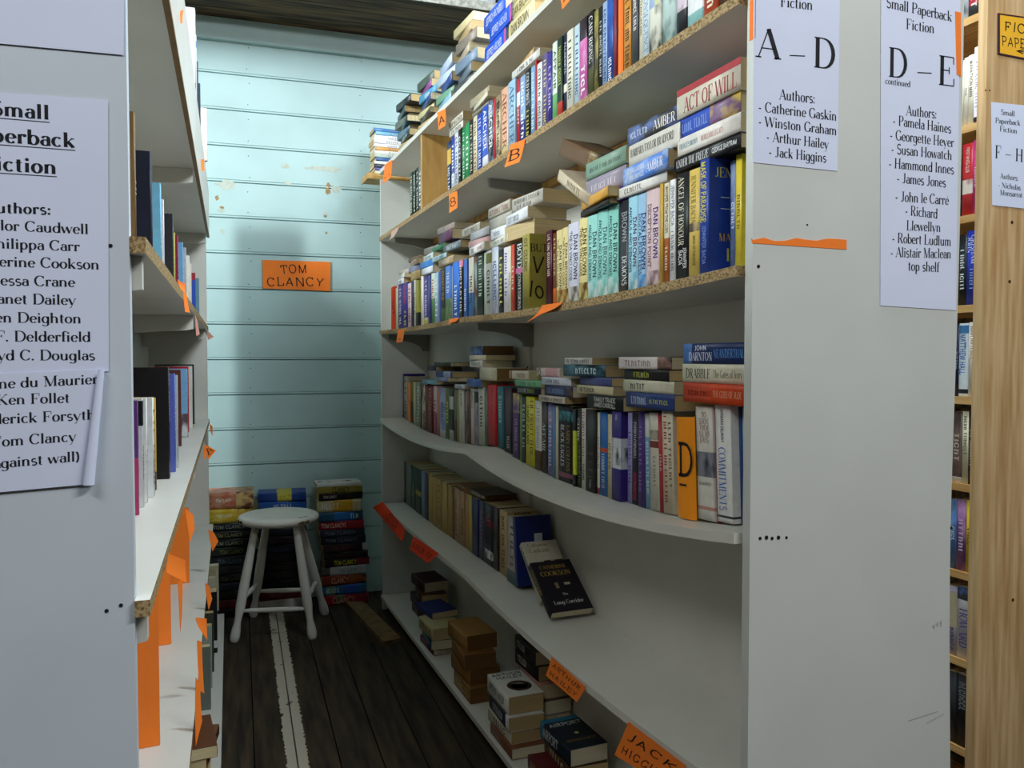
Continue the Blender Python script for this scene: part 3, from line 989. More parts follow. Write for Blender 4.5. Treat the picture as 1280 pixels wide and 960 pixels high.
stand_row('s3', P3, '''
494.8 497.4 e4d8b0
497.4 503.4 34287c h=182 t=e8e8f4:THE_PURPLE_KEY
503.4 510 2c2484 h=184 t=e02820:VINE:.05:.5:0:.9:sans t=e0d030:RED:.58:.95:0:.9:sans
510 514.2 dcc8cc/d8b4b8 t=8a4a50:ROSE_LANE
514.2 516.8 31223c
516.8 520 eae6da t=6a6a6a:LINEN
520 523.2 d4cc58 b=0:.3:3a3a2c
523.2 526.1 34341c t=d0c860:OLD_HILL
526.1 529.5 eceae4 h=186
529.5 535.3 43307f t=d8d0f0:THE_SINGER b=0:.15:d0c040 h=180
535.3 538.6 37407c h=178
538.6 543.6 d8e4d0 b=0:.5:5c8c58 t=b04a30:MEADOW:.1:.5
543.6 548 a9cadf t=f6f6f6:SKYLARK h=178
548 551.3 5069c4 h=182
551.3 556.7 1b1c1e t=d6b63c:GOLDEN_FOX:.05:.6 h=184 b=0:.25:5a7a3c
556.7 563.7 4a7cd0 b=0:.4:5a7a58/9ab078 h=184 t=e0e8f4:WATERS:.1:.5
563.7 565.6 d0d4d8
565.6 574 2c72d8 t=f6faff:THUNDER:.4:.95 h=188
574 578.7 18181c t=e8e0e0:NIGHTSHADE b=.88:1:d07890 h=186
578.7 584.2 3a66b4 t=dfe8f8:ISLAND:.5:.9 h=184
584.2 585.6 b03440
585.6 592.1 e8e2d0 t=26262a:RESTRAINT:.3:.8 b=0:.4:4c86c4 h=182
592.1 596.2 6a4034/8ca09c h=182
596.2 605.4 1a2a20 t=c0d0b8:THE_DARK_WOOD:.05:.7 s=1 h=188
605.4 607.5 d0dcc8 h=184
607.5 614.2 eef0ec t=2a3a36:LADDER:.3:.85 b=.8:.96:8a8a40 h=186
614.2 623.1 c4cce4/eaeef4 t=6a78a8:FLEETING:.2:.8 h=190
623.1 629.4 191a1c t=e2dc60:ODYSSEY:.1:.9 h=178
629.4 635.8 e9e4ec t=7a68b0:FINAL_ACTS:.08:.75 h=180 s=1
635.8 638.6 ece4c4 t=6a5a30:HEART
638.6 643 d0503a t=f0e0d0:TEMPER h=180
643 653.2 16161a t=f4f4f4:BOYD:.02:.38:-.1:.7:serif t=f0f0f0:CONFESSIONS:.45:.97:-.1:.6:serif b=.55:.63:c070a0 h=182
653.2 662 a59a44 h=190 i=-8 t=5a4c1c:LAW_BUTTING:.05:.5 f=241c10:BUT:.02:.24:.76 f=241c10:V:.045:.2:.47:hand f=241c10:lo:.045:.17:.16:hand
682.4 690 4c1826 h=188 i=18 t=e8d8d0:THE_MOST_BELOVED_TALE:.05:.6
690 695.4 6a3418 h=178 i=20 b=0:.25:d86a20 t=e8c080:THE_BONES:.05:.6
695.7 703 e6d696 h=176 i=8 b=0:.2:8a5a20/ead07c t=6a5430:DAN_BROWN:.2:.8:-.2:.34 t=8a7440:THE_DA_VINCI_CODE:.12:.75:.24:.24
703 710.2 e6d696 h=177 i=8 b=0:.2:8a5a20/ead07c t=6a5430:DAN_BROWN:.2:.8:-.2:.34 t=8a7440:THE_DA_VINCI_CODE:.12:.75:.24:.24
710.2 723.7 dadaea h=180 i=8 b=0:.2:6a6258/e8e4dc t=38384c:DAN_BROWN:.15:.72:-.2:.34 t=5a5a6a:THE_DA_VINCI_CODE:.1:.72:.24:.24
723.7 734.6 ecdc98 h=181 i=8 b=0:.22:6a4a1c/f0d880 t=4a3c20:DAN_BROWN:.12:.7:-.18:.4 t=6a5a30:THE_DA_VINCI_CODE:.1:.7:.22:.3
734.6 747.1 9edcd2 h=180 i=8 b=0:.2:8ad4cc/eaf8f4 t=2a4a58:DAN_BROWN:.2:.75:-.2:.36 t=346470:ANGELS_AND_DEMONS:.1:.78:.25:.26
747.1 760.2 96d8cc h=182 i=8 b=0:.2:80ccc0/eaf8f4 t=4c7480:DAN_BROWN:.2:.75:-.2:.36 t=346470:ANGELS_AND_DEMONS:.1:.78:.25:.26
760.2 772.9 90d4c6 h=183 i=8 b=0:.2:7cc8bc/eaf8f4 t=1c4048:DAN_BROWN:.2:.75:-.2:.36 t=2c5c68:ANGELS_AND_DEMONS:.1:.78:.25:.26
773.4 785.4 26282e h=184 i=9 t=a8aab0:BROWN:.12:.45:-.1:.5 t=f2f2f2:DEMONS:.6:.92:-.1:.5:serif b=0:.1:4a3c20/26282e
785.4 797 a2d6e6 h=184 i=8 b=0:.2:78c0d8/eaf8fa t=6a3468:DAN_BROWN:.22:.75:-.2:.36 t=2a5478:ANGELS_AND_DEMONS:.1:.8:.25:.26
797 807.5 9cc4e2 h=182 i=8 b=0:.15:4a90d0/a8d0f0 t=243878:DAN_BROWN:.2:.8:-.24:.4 t=3c5c90:DIGITAL_FORTRESS:.2:.85:.2:.36
807.5 824.4 dcc2c4 h=184 i=8 b=0:.16:8a6a72/e8d0d0 t=4c2c80:DAN_BROWN:.2:.72:-.2:.32 t=8a6a74:DECEPTION_POINT:.15:.8:.24:.24
824.4 828.4 cfa640 h=182
828.4 836 e6dcc0 h=180 b=0:.45:b4642c t=4a3a28:WHISPER_FROM_THE_GODS:.03:.5 t=f0d8c0:REAGAN:.6:.9
836 843.8 f0f0ee h=182 t=8a8a98:JENNIFER_BACIA:.05:.45 t=5c5c68:A_MOMENT_IN_TIME:.5:.9
843.8 861 15161a h=186 t=ece6c8:ANGEL_OF_HONOUR:.03:.68:.1:.56:serif t=e8e8e8:JENNIFER:.7:.9:-.2:.28 t=e8e8e8:BACIA:.72:.86:.14:.28
861 874.4 dfc060 h=182 t=8a7434:JENNIFER_BACIA:.05:.5:.1:.5:serif b=.42:.5:5a4630/d8c08c t=6a5620:MASK_OF_PARADISE:.62:.9:0:.3
874.4 885.6 22429e h=188 i=-6 t=f0e440:MASK_OF_PARADISE:.02:.55:.1:.55:sans t=7c98e0:JENNIFER_BACIA:.58:.92:0:.45 f=e0dc50:JENNIFER:.0155:.52:.84 f=cfd6dc:~~~:.03:.55:.6 f=cfd6dc:~~~:.03:.55:.5 f=d8b040:MASK_OF:.013:.5:.28 f=e0dc50:PARA:.026:.5:.1
912 918.8 5a6c98/8a98b8 h=180 i=26 t=e8e8f4:BORDER
918.8 926.5 e2cc3c h=184 i=22 t=8a7a20:SUNDOWN
''')

stand_row('s4', P4, '''
499 505.3 3f2676 h=186 t=8a78b8:VIOLET w=100
505.3 509.4 b4ac9a h=178 t=3a3a3a:THE_ASH
513 516.7 6a6024 h=172 b=0:.5:221e14
516.7 519.9 b8b48c h=172
519.9 525.7 76806c/9aa48c h=176 t=d8d8c0:FENLAND
525.7 527 1a1a1a h=172
527 531.3 c8bca4/6a5a50 h=174
531.3 534.5 7c3420 h=176
534.5 541 6e241e h=182 t=d89a60:THE_RED_EARTH s=1
541 546.2 d8bcc0 b=0:.45:a85a6c t=8a3c50:ANNA h=180
546.2 550 c47c5c h=178
550 557 7484b4/a4b0d0 h=178 b=0:.15:c8c8d0 t=2c3458:LAKES:.3:.6
557 561.8 5e6c20 h=178 t=c4c850:SAGE
561.8 566.6 20282c h=178 b=.6:.85:c8ccc8 b=0:.2:b8bcb8
566.6 571.4 6c6c40 h=176 b=0:.4:5a4024
571.4 574 9a8a5c h=174
574 580.5 d8d4be t=3a3a34:HIGHSMITH:.04:.35 h=178 l=1.5
580.5 586.3 4a4048/7c6a70 t=d8b8b8:CATHERINE:.05:.4 h=176 l=1.5
586.3 588.6 84322c h=172 l=1.5
588.6 593 d8d0b8 t=26242a:BARICCO:.04:.35:0:.7 h=178 l=1.5
593 598.4 8c84a0/b8b0c4 b=.75:.95:26242a h=176 l=1.5
598.4 606.3 d6d6c4 t=5a5a50:LARKIN:.15:.7 h=178 l=2
606.3 610.6 5a6258/7c8478 h=174 l=2
610.6 621.3 d4202a h=180 t=7c1018:SCARLET_CELLO:.05:.5:0:.5:serif l=2
621.6 630.2 2b7886 h=178 t=d0e4e0:PERSUASION:.15:.6 s=1 l=2
630.6 640.8 3c1c2c h=182 t=d8c8c8:STONE:.75:.95 b=0:.3:1e1620 l=1.5
640.8 649.6 5a3c7c b=.7:1:c8b060/5a3c7c t=c8b8dc:THE_VIOLET_HOUR:.4:.9 h=178
649.6 652.2 7cb03c h=182
652.2 657.3 1f2838 t=d8d8d0:ROBERT_JAY:.1:.8 h=178
657.3 668.2 dcd42a h=182 t=3a3414:SUMMER_AS_A_MAN:.12:.7:.22:.3 t=7c5c14:JAY_CULVER_WELL:.05:.85:-.2:.42:serif
668.2 677 d8d4cc b=0:.28:5a3c1c t=a8a4a0:TOTAL_SPANISH:.1:.7:0:.5:serif h=178
677 684.9 241e1e/4a3c34 t=e8e8e0:AFFAIR:.3:.7:.15:.5:serif h=182
684.9 691 6a78b4/9a88b0 h=180 t=d8dcf0:CHRISTINE
691 694.5 5c8cb0 h=178
694.5 697.5 d8d0b4 h=178
697.5 715.8 151618 h=182 t=f4f4f4:BLACK_EAGLES:.25:.8:.2:.36:serif t=b48c3c:LARRY_COLLINS:.25:.85:-.2:.36:serif b=.8:.93:4a98a8/151618 b=.06:.12:8a4c60
715.8 719.6 d8dc3c h=180 b=0:.15:17181a b=.72:1:17181a
719.6 726.4 20281c h=182 t=f0f0ea:GLORY:.12:.42:.15:.5:serif t=7ca85c:JACK_CURTIS:.45:.95:-.1:.5:serif
726.4 732 dcd4cc h=184 t=a42430:THE_LITTLE_DRUMMER:.04:.6:0:.6:serif t=4a4a50:REGENT:.68:.9
732 744.4 201c1a h=184 t=4c4438:JACK:.5:.85:0:.6:serif t=c8c8c8:BARONET:.85:.95
744.4 749.7 e0dac6 h=180 t=8a8478:LEGAL_INTENT:.2:.8 b=0:.08:b84060
749.7 759.6 2b6cb4 h=182 t=e8f0f8:JENNIFER_CROWE:.5:.92:.05:.42:serif b=.52:.57:c84c38
759.6 764.6 d4c6a0 h=178 t=8a6a4c:FATHERS
764.6 776 3a2c7c h=186 i=-6 b=.36:.7:d4d8dc b=.4:.6:d4d8dc/2a2c30 t=c0b8e0:MILL:.03:.1:0:.4
784.5 790 a49cd4 h=184 i=4 t=5a4c9c:JUSTICE_COURT
790 797.5 17171b h=184 t=f0f0f0:PATRICIA_CORNWELL:.1:.5:0:.6:serif t=d83c60:POSTMORTEM:.65:.95
797.5 803.4 4f2f80 h=188 t=9880c0:ONE_OF_THE_HOURS
803.4 807.5 3c2468 h=188
807.5 813.4 7cb0d4 h=184 t=e8f4fa:BEYOND_THE_SEAS:.3:.85 b=.75:1:d8d8d0 l=2
813.4 825 ded6c4 h=184 b=.72:.82:3a3634/b0a898 b=.64:.71:7c3c34 t=a49c8c:JACINTA:.4:.8:0:.3 l=2.5
825 829.8 b8242c h=184 l=3 t=e8d8d0:ARSON
829.8 843.5 e0d2b6 h=186 l=3 t=b43840:A_DESERT_IN_BOHEMIA:.04:.9:.18:.3:serif t=7c6c58:JOHN_CHALONER:.1:.75:-.22:.28
869 872 6c7428 h=176 i=6 l=3
872.5 893.5 e0dcd0 h=188 l=3 t=8a2c34:^TO:.05:.1:0:.3 t=8a2c34:^SERVE:.105:.155:0:.6 t=8a2c34:^THEM:.16:.21:0:.55 t=8a2c34:^ALL_MY:.215:.265:0:.7 t=8a2c34:^DAYS:.27:.32:0:.5 b=.38:.6:8a8c94/2c3448 t=4a4a50:^DELDERFIELD:.66:.7:0:.7 b=.09:.12:c89484
893.5 897 b02830 h=184 l=3
897 916.5 e2e0da h=188 l=3 t=3470c8:COMMITMENTS:.36:.9:.1:.52:serif t=2c2c34:BARBARA_DELINSKY:.04:.32:.05:.2 b=.04:.06:3a3a40
917 922 2c4c8c h=186 l=3 i=16
922 926.5 a8c8d8 h=184 l=3 i=18
''', .178)

stand_row('s5', P5, '''
505.5 508 5a4a34 h=170
508 514 66766e h=172 w=120
514 519.6 22402c h=174 t=c8c8a0:THE_OLD_FOREST:.3:.7 w=120
519.6 526.7 1f3a2a h=176 b=.4:.5:a89c40 w=120
526.7 531.2 7c88a0 h=176 w=120
531.2 535 262a4c h=176 w=120
535 541 bc9c50 h=178
541 546 b89448 h=178
546 551.3 b89850 h=178 t=8a6c34:HOMESPUN
551.3 559 bca058 h=178
559 565.5 b49040 h=176
565.5 568.5 6a4420 h=174
568.5 575.2 c09868 h=178 t=5a3020:EBB_AND_FLOW:.2:.9:.2:.3
575.2 581 b88c60 h=178 t=4a2018:MILLHAVEN:.3:.8
581 586 bc9060 h=178
586 590 c4b030 h=180
590 598 262a5c h=178
598 604.5 3a3054 h=178 t=8a80a0:TANGLE
604.5 616.5 191c26 h=182 b=.62:.75:6a1c2c b=.1:.24:d8d8d8/191c26 t=a8a8b8:HARROW:.05:.3
616.5 622.8 33241c h=182 f=c8b080:VICTOR_DAVIS:.012:.5:.92
622.8 634 c0a470 h=180 t=5a4828:DUST_AND_HONEY f=4a3c20:ISLES:.02:.5:.9
634 646 a49a98/c0b4a0 h=180 b=0:.2:4a6a78 t=6a6064:HEATHER
''', .176)

# ---- lying books, from the far end to the near end
Z1 = 2.021
pile('s1', P1, 'far end pile', '''
514 31 176 10 4 c=1 c9b078
513 26 178 4 -3 2a3c40 t=c8d8d8:BLUE_REEF
511 28 176 8 3 5a7a8c
512 23 174 2 -6 31444a
509 31 178 10 5 6a7468 
508 26 176 6 -4 3c5054
511 28 178 0 6 23282c
'''.replace('c=1 ', ''), Z1)
pile('s1', P1, 'second pile from the wall', '''
540 26 176 6 3 d0b47c
540 20 178 0 -4 3a3c3a
541 23 176 6 4 d8cc90 
541 26 178 2 -5 2c4a78
543 28 176 4 6 4a9ac8 t=e0f0f8:TIDE
541 28 176 8 -3 8a4c88
540 31 178 6 5 4c5c50
''', Z1)
pile('s1', P1, 'third pile from the wall', '''
566 28 178 2 -3 8ab8d0
566 26 176 4 4 74a888
568 31 176 2 -5 2c4a8c
568 31 178 6 3 c8d8ec
567 34 178 4 -3 b8c8e4
''', Z1)
pile('s1', P1, 'grey pile before the blue set', '''
590 28 178 4 3 4a4c50
592 31 176 8 -4 60707c
594 34 178 4 5 7c90a8
590 31 176 10 -5 a89c88
594 34 178 8 4 8c8074
592 31 176 14 -4 b49c70
590 28 176 10 3 d4c494
''', Z1)
pile('s1', P1, 'bright blue set', '''
633 50 178 2 0 1458e4 t=e4ecff:JEFFREY_ARCHER:.1:.8:0:.5 b=.04:.1:d05890
640 46 178 0 0 1458e4 t=e4ecff:JEFFREY_ARCHER:.1:.8:0:.5 b=.04:.1:d05890
632 44 178 2 0 1c58d8 t=e4ecff:JEFFREY_ARCHER:.1:.8:0:.5
''', Z1)
pile('s1', P1, 'cream pile nearest the camera', '''
668 46 178 2 0 e6d8a4 t=5a4c28:DAN_BROWN:.1:.8:0:.5
670 42 178 4 0 e4d49c t=5a4c28:DAN_BROWN:.1:.8:0:.5
674 40 178 6 2 d8c898
''', Z1)
pile('s2', P2, 'far pile beside the pine prop', '''
579 22 150 2 0 dcd8cc t=4a4a4c:THE_HILLS
579 26 160 0 0 cfc8b4 t=5a5248:OLD_STORIES w=120
''')
pile('s2', P2, 'second pile from the pine prop', '''
612 12 160 8 0 8a8478
612 14 160 0 -4 dcd4bc
611 26 164 6 2 b0a488 w=120
''')
pile('s2', P2, 'third pile from the pine prop', '''
675 20 190 0 0 e6e4de t=4a4a50:A_LIFE_AT_SEA:.1:.9
672 18 170 12 -6 b89458
''')

# third shelf
pile('s3', P3, 'far end pile', '''
505 22 120 2 0 dcdce4 t=7a7a88:GULL
508 18 140 4 -6 d8d8d4
510 16 130 10 5 b8b0a4
''')
pile('s3', P3, 'second pile from the far end', '''
525 34 140 2 0 c8ac70
524 24 150 6 3 8c94ac
524 22 150 4 -4 a0907c t=8c3434:EMMA
524 18 140 20 6 6c5848
''')
pile('s3', P3, 'pile with bright blue and pale spines', '''
541 24 150 0 0 dfe4ea
541 24 160 2 3 3f80c8 
543 22 165 4 -3 c9d4d4 t=5a7080:LARK_HILL
546 26 150 10 5 7c7870
''')
pile('s3', P3, 'pile under the purple book', '''
567 26 178 2 0 b09c78 t=f0ead8:SPARROW
558 16 178 0 0 b8d8e0 t=4c7c9c:HARBOUR_LIGHTS
575 24 178 4 2 6a7478 t=c8d8e0:HIGH_WATER
557 14 170 8 0 3c7c58
566 34 178 6 -2 5c3454
567 22 178 10 3 9a8c84
''')
pile('s3', P3, 'pile of white and grey spines', '''
608 24 178 -4 -4 ecebe6 t=3a3a3e:MAY:.06:.4:0:.6 t=b05058:BOUQUET:.5:.9:0:.4
611 20 176 6 3 c8a0a0 p=c8a878
612 24 178 4 0 aeb0b4
600 26 178 8 0 b4aea0 t=5a5248:DARK_RIVER
''')
pile('s3', P3, 'tall pile of curling paperbacks', '''
637 20 178 0 -3 e2e2d2 t=7a8a7c:COUNTRY_AIR
643 30 178 2 2 eceef2 t=8a94a4:SIN:.1:.4:0:.5
640 34 178 6 0 b4b0a4 
638 30 178 4 0 c0b8a8 t=8a5c4c:FORTUNATE_HOUSE
''')
pile('s3', P3, 'pile with a turned up white cover', '''
665 40 180 0 4 a88c60 r=1
662 30 178 -4 -3 e9ecf0 t=8a90a0:OTHER_ANGELS:.1:.6
676 34 178 2 4 c4beb2 t=4a4640:BARBARA_TAYLOR:.08:.9:-.2:.32:serif t=4a4640:THE_WOMEN:.1:.7:.22:.32:serif
''')
pile('s3', P3, 'tumbled pair over the olive book', '''
741 26 190 0 0 29 d4c4a8 t=8a7a60:SUNDRY
748 40 178 14 8 25 6a4e34 b=0:.3:8a7448/3a3430 p=7a5a34
''', 1.492)
pile('s3', P3, 'orange topped pile over the cream row', '''
768 12 178 0 -7 1c1a18
768 20 178 -6 -9 d8a03c
''')
pile('s3', P3, 'lilac pile', '''
783 26 178 6 0 6a4cb4 t=d0c4f0:THE_SIGNAL:.1:.9 
783 40 178 4 0 a098a8 t=d4ccd8:MAYFLOWER:.1:.8:0:.4:serif b=0:1:a098a8
783 36 178 2 0 87a692 t=4c6a58:ANCHOR_IN_SPRING:.1:.9:0:.3:serif
''', 1.487)
pile('s3', P3, 'middle pile with the long author name', '''
834 20 190 2 0 e9e6de t=8a8478:VENTURE:.1:.6
838 34 180 -2 -3 5a8ce0/a8c0ec t=f4f8ff:THE_DAUGHTERS:.05:.5:-.2:.28:serif t=f4f8ff:OF_THE_PRINCE:.05:.5:.2:.28:serif t=f8f8ff:AMBER:.55:.9:0:.5:serif
850 40 180 2 0 dcd6ca t=3a3632:BARBARA_TAYLOR_BRADFORD:.04:.9:-.08:.38:serif b=0:.02:f0f0f0
850 34 180 4 2 38383c/6a7cb4 t=f0ece0:AMBER:.5:.9:0:.5:serif t=c8d4f0:FLOWERS:.05:.4:0:.4
''')
pile('s3', P3, 'near pile by the end panel', '''
926 24 190 4 0 1a1a1c t=e8e8e8:UNDER_THE_FREEZE:.04:.55:0:.6:serif t=e8e8e8:GEORGE_BARTRAM:.6:.95:0:.32
926 30 178 2 0 ece6dc t=4a8aa0:FRANCES_BROWN:.04:.35:0:.4:serif t=c88484:HEIRLOOM_LEGACY:.4:.75:0:.4:serif
926 34 178 6 0 3858c0 t=8ca8f0:LOUISE_MONROE:.04:.5 b=0:.46:7c5c80/d8b850
926 50 180 2 0 ded4c0 t=b03038:@:0:1:-.39:.22 t=a42c34:ACT_OF_WILL:.12:.95:.12:.5:serif f=b02c30:@.17:.05:.5:.5
''')

# fourth shelf
pile('s4', P4, 'dark far pile', '''
543 20 178 0 2 7cb4c4 t=d8e8ec:STREAM
561 18 178 4 -3 8c9cc0
563 26 178 8 4 40508c b=.1:.5:c0cce4 t=3c4c80:PRINCE:.55:.85
547 22 178 10 -4 283450
561 18 178 14 5 343c2c
''')
pile('s4', P4, 'pale pile of small spines', '''
581 16 120 0 0 d8dce0 t=4c80b0:SUNSHINE
''')
pile('s4', P4, 'pile with the thick bulging cream paperback', '''
601 30 150 2 0 5074b8
620 48 150 -4 2 d8d2b4 p=8a6a3c
604 28 150 2 -2 dcdcd4 t=6a6a64:A_DISTANCE
606 20 150 0 3 d0c8b0
605 36 160 4 -3 46609c/7c94a8 p=7a5a34
''')
pile('s4', P4, 'pile topped with a cream red figured spine', '''
676 26 178 2 0 1e242c t=e4e4e4:THE_ART:.05:.4 t=b8c838:MAESTRO:.45:.75
675 22 178 0 3 84c494 t=2c5c44:TWIN_RIVERS
663 30 178 2 -3 d6ccb4 t=8a6a50:HELENA:.3:.9 b=.86:.95:8a4c20
''')
pile('s4', P4, 'pile on the dark spines', '''
706 20 170 -4 0 dcd0c0 t=4a443c:A_CHILD_OF_SUNSETS:.1:.9
716 34 178 2 0 28305c t=8ca0d0:THE_DIVISION:.1:.7 b=.0:.2:5c4c3c/28305c
712 24 170 0 3 dce0ec t=4a5470:OPEN_GATE:.1:.7
702 28 178 6 -3 d8c4b8 b=.1:.6:d0a0a0 t=2a2626:O:.06:.2:0:.9
''')
pile('s4', P4, 'pile topped by a white spine, near middle', '''
779 38 178 -2 0 14181a t=e0e4dc:FAMILY_TRADE:.2:.8:-.2:.32:sans t=e0e4dc:JAMES_CARROLL:.2:.8:.2:.3:sans
765 24 178 4 2 d8cea8 t=5a5240:FOREIGN:.1:.5
766 24 178 8 -2 4c5488
752 34 190 0 6 20404a/4c7488 t=c8dce0:ICEBERG:.3:.8
744 20 190 4 -5 dcdad2 t=2c2a30:THE_MERCIES_OF_SUMMER:.06:.9
''')
pile('s4', P4, 'four book pile with the blue base', '''
843 38 190 0 0 2f4480 t=c0d0f0:THURSDAY:.12:.45 t=c0c440:PERFECTLY:.5:.9:0:.3
841 30 190 2 2 d8d4ba t=6a6454:SARAH:.1:.5
838 26 190 4 -2 1c1c1a t=b8b840:CHOSEN:.1:.7
836 30 190 0 4 dcd2cc t=a48c8c:ROSAMUND:.1:.65 b=0:.25:8a6a60/3a302c
''')
pile('s4', P4, 'near pile by the end panel', '''
929 42 178 -4 0 d8481c t=8c2410:MARTIN_BAXTER:.08:.5:0:.3 t=f0b890:THE_GODS_OF_JUDE:.52:.98:0:.45:serif
929 40 176 0 2 dcd6bc t=4a4634:DRABBLE:.06:.48:0:.5:serif t=6a6450:The_Gates_of_Ivory:.52:.97:0:.42:serif
928 44 170 6 3 1a2c5c t=dce4f4:DARNTON:.1:.5:.14:.4:serif t=dce4f4:JOHN:.2:.4:-.28:.24 t=5c94d8:NEANDERTHAL:.52:1:0:.62:serif b=.85:1:4c78b8
''')
pile('s5', P5, 'far pile on the yellowed row', '''
588 18 160 2 0 8a6434
''')
pile('s5', P5, 'dark pile on the yellowed row', '''
608 20 170 4 2 3c3020 t=dcd4c0:VICTORIA_LANE:.1:.9 b=0:1:3c3020 p=6a4c28
''')

# bottom shelf: heaps
ZB = .0655
pile('s6', P6, 'far heap', '''
541 26 170 8 2 6c2450
541 34 170 4 -4 1c4a5c t=a8c8c8:THE_DEEP
540 44 170 0 3 cabf8c t=5a4c2c:HARVEST w=120
537 24 160 20 8 283878
''', ZB)
pile('s6', P6, 'dark heap behind the red tags', '''
528 40 176 70 0 3a2420
528 40 176 74 5 2c2028 
530 44 176 66 -6 4c2c24
529 40 176 72 4 40201c
''', ZB)
pile('s6', P6, 'tan heap', '''
588 50 178 6 0 8a6434 p=7a5428 t=c8a868:FLIGHT
586 48 178 8 3 9a7038 p=7a5428
583 50 178 2 -4 8a6034 p=7a5428
582 50 178 8 4 a07840 p=7a5428
''', ZB)
pile('s6', P6, 'heap with the white cover on top', '''
640 30 176 0 0 7c4c34
638 36 176 4 2 d4ccb8 t=4a4438:HOTEL
637 40 176 2 -2 26282c t=d8d8e0:WHEELS:.2:.7 b=.0:.15:d8d8d8
636 52 178 4 0 e4e2d8 f=1c2430:ARTHUR:.0185:.5:.84:sans f=1c2430:HAILEY:.0185:.5:.71:sans f=3c2c24:%:.036:.55:.38 f=9c8a70:%:.024:.55:.38 t=3a3a40:ARTHUR_HAILEY:.1:.8
'''.replace('%:', '%:'), ZB)
pile('s6', P6, 'back heap', '''
676 40 170 120 2 b08c7c
680 36 170 122 -2 8c8494 t=e8e0e0:MINE
678 40 170 118 2 5c4c40
676 40 170 120 0 c89484 t=e8d8c8:HIGH
672 44 170 122 2 1c1818 t=d0d0c8:WHEELS:.1:.5
670 40 170 120 -1 201c1c t=d0d0c8:WHEELS:.1:.5
''', ZB)
pile('s6', P6, 'near heap', '''
718 26 176 0 2 8c8c34 w=60
692 34 176 2 -3 5c1c1c t=d89c34:ARTHUR:.1:.9:0:.7:serif w=56
''', ZB)
pile('s6', P6, 'airport heap', '''
716 40 178 64 2 7c4c24 t=e0b060:HAILEY:.1:.9:0:.6
714 40 178 66 -3 4c3420 t=d8c0a0:HOTEL
712 44 178 62 2 14222e b=.88:1:2c7c9c f=e0e4e4:AIRPORT:.0178:.5:.72:sans f=c89c3c:ARTHUR_HAILEY:.009:.5:.22 f=d8c890:%:.006:.55:.45 t=c8d0d8:AIRPORT:.1:.6
''', ZB)
pile('s6', P6, 'last heap towards the panel', '''
800 44 178 40 0 3c2c20 r=1
798 46 178 44 4 2c2a34 r=1
796 44 178 40 -3 4c3c28 r=1
''', ZB)


def single(M, w, t, h, line, label, hard=False):
    _, colour, o = parse(line)
    b = make_book(M, w, t, h, colour, o, 'x', 0, 'own', None, hard)
    BOOKS.pop()
    b['label'] = label
    return b


def frame3(o, xdir, zdir):
    """matrix with local x along xdir and local z near zdir"""
    x = Vector(xdir).normalized()
    z = Vector(zdir)
    z = (z - x * z.dot(x)).normalized()
    y = z.cross(x)
    M = Matrix((x, y, z)).transposed().to_4x4()
    M.translation = o
    return M


# leaning books at the end of the row on the fifth shelf
single(frame3((.893, 2.253, .4875), (1, 0, 0), (0, .05, 1)), .108, .010, .19, '2f7cc0/58a4e0', 'thin bright blue paperback leaning just behind the navy leaning book on the fifth shelf')
single(frame3((.880, 2.230, .4885), (1, 0, .0), (0, .14, 1)), .115, .022, .206, '1c2a6c b=.1:.3:1c2a6c f=d4e0e8:@.05:.026:.62:.62 f=2c3448:@.02:.008:.7:.56', 'navy paperback with a pale doorway picture, leaning against the row on the fifth shelf')
single(frame3((.886, 2.070, .4845), (1, .02, .0), (0, 1.08, 1)), .112, .020, .196, 'cfc9b4 f=8a7434:Catherine:.013:.42:.9 f=8a7434:Cookson:.015:.42:.8 f=4c2c20:@.044:.06:.72:.54 f=c09a80:%:.011:.7:.6 f=5c5a3c:@.034:.03:.3:.45 t=3a3a38:CATHERINE_COOKSON:.06:.75', 'cream paperback with a long-haired portrait, leaning between navy and black books on the fifth shelf')
single(frame3((.868, 1.955, .4835), (1, .03, 0), (-.06, 1.45, 1)), .124, .024, .176, '1c1720 f=c8a040:CATHERINE:.012:.5:.84 f=c8a040:COOKSON:.016:.5:.7 f=e8e4e0:The:.008:.5:.3 f=e8e4e0:Long_Corridor:.0125:.5:.14 f=8a7c60:@.02:.01:.4:.5 f=b8b0a0:@.008:.018:.66:.52 t=a88c40:COOKSON:.1:.6', 'black paperback with gold lettering lying nearest the empty part of the fifth shelf')

# ---- books of the left bookcase (spines to the aisle, +x of LF)
LI = LF.inverted()


def left_book(px, py, ref, key, colour_line, t, h, w=.11, place='', order=0, hard=False):
    """near spine corner seen at px; ref: distance along the camera axis"""
    p = LI @ Vector(atd(px, py, ref))
    _, colour, o = parse(colour_line)
    M = LF @ T(p.x, p.y + t / 2, LZ[key] + .0006) @ RZ(180)
    make_book(M, w, t, h, colour, o, place, order, 'stand', None, hard)


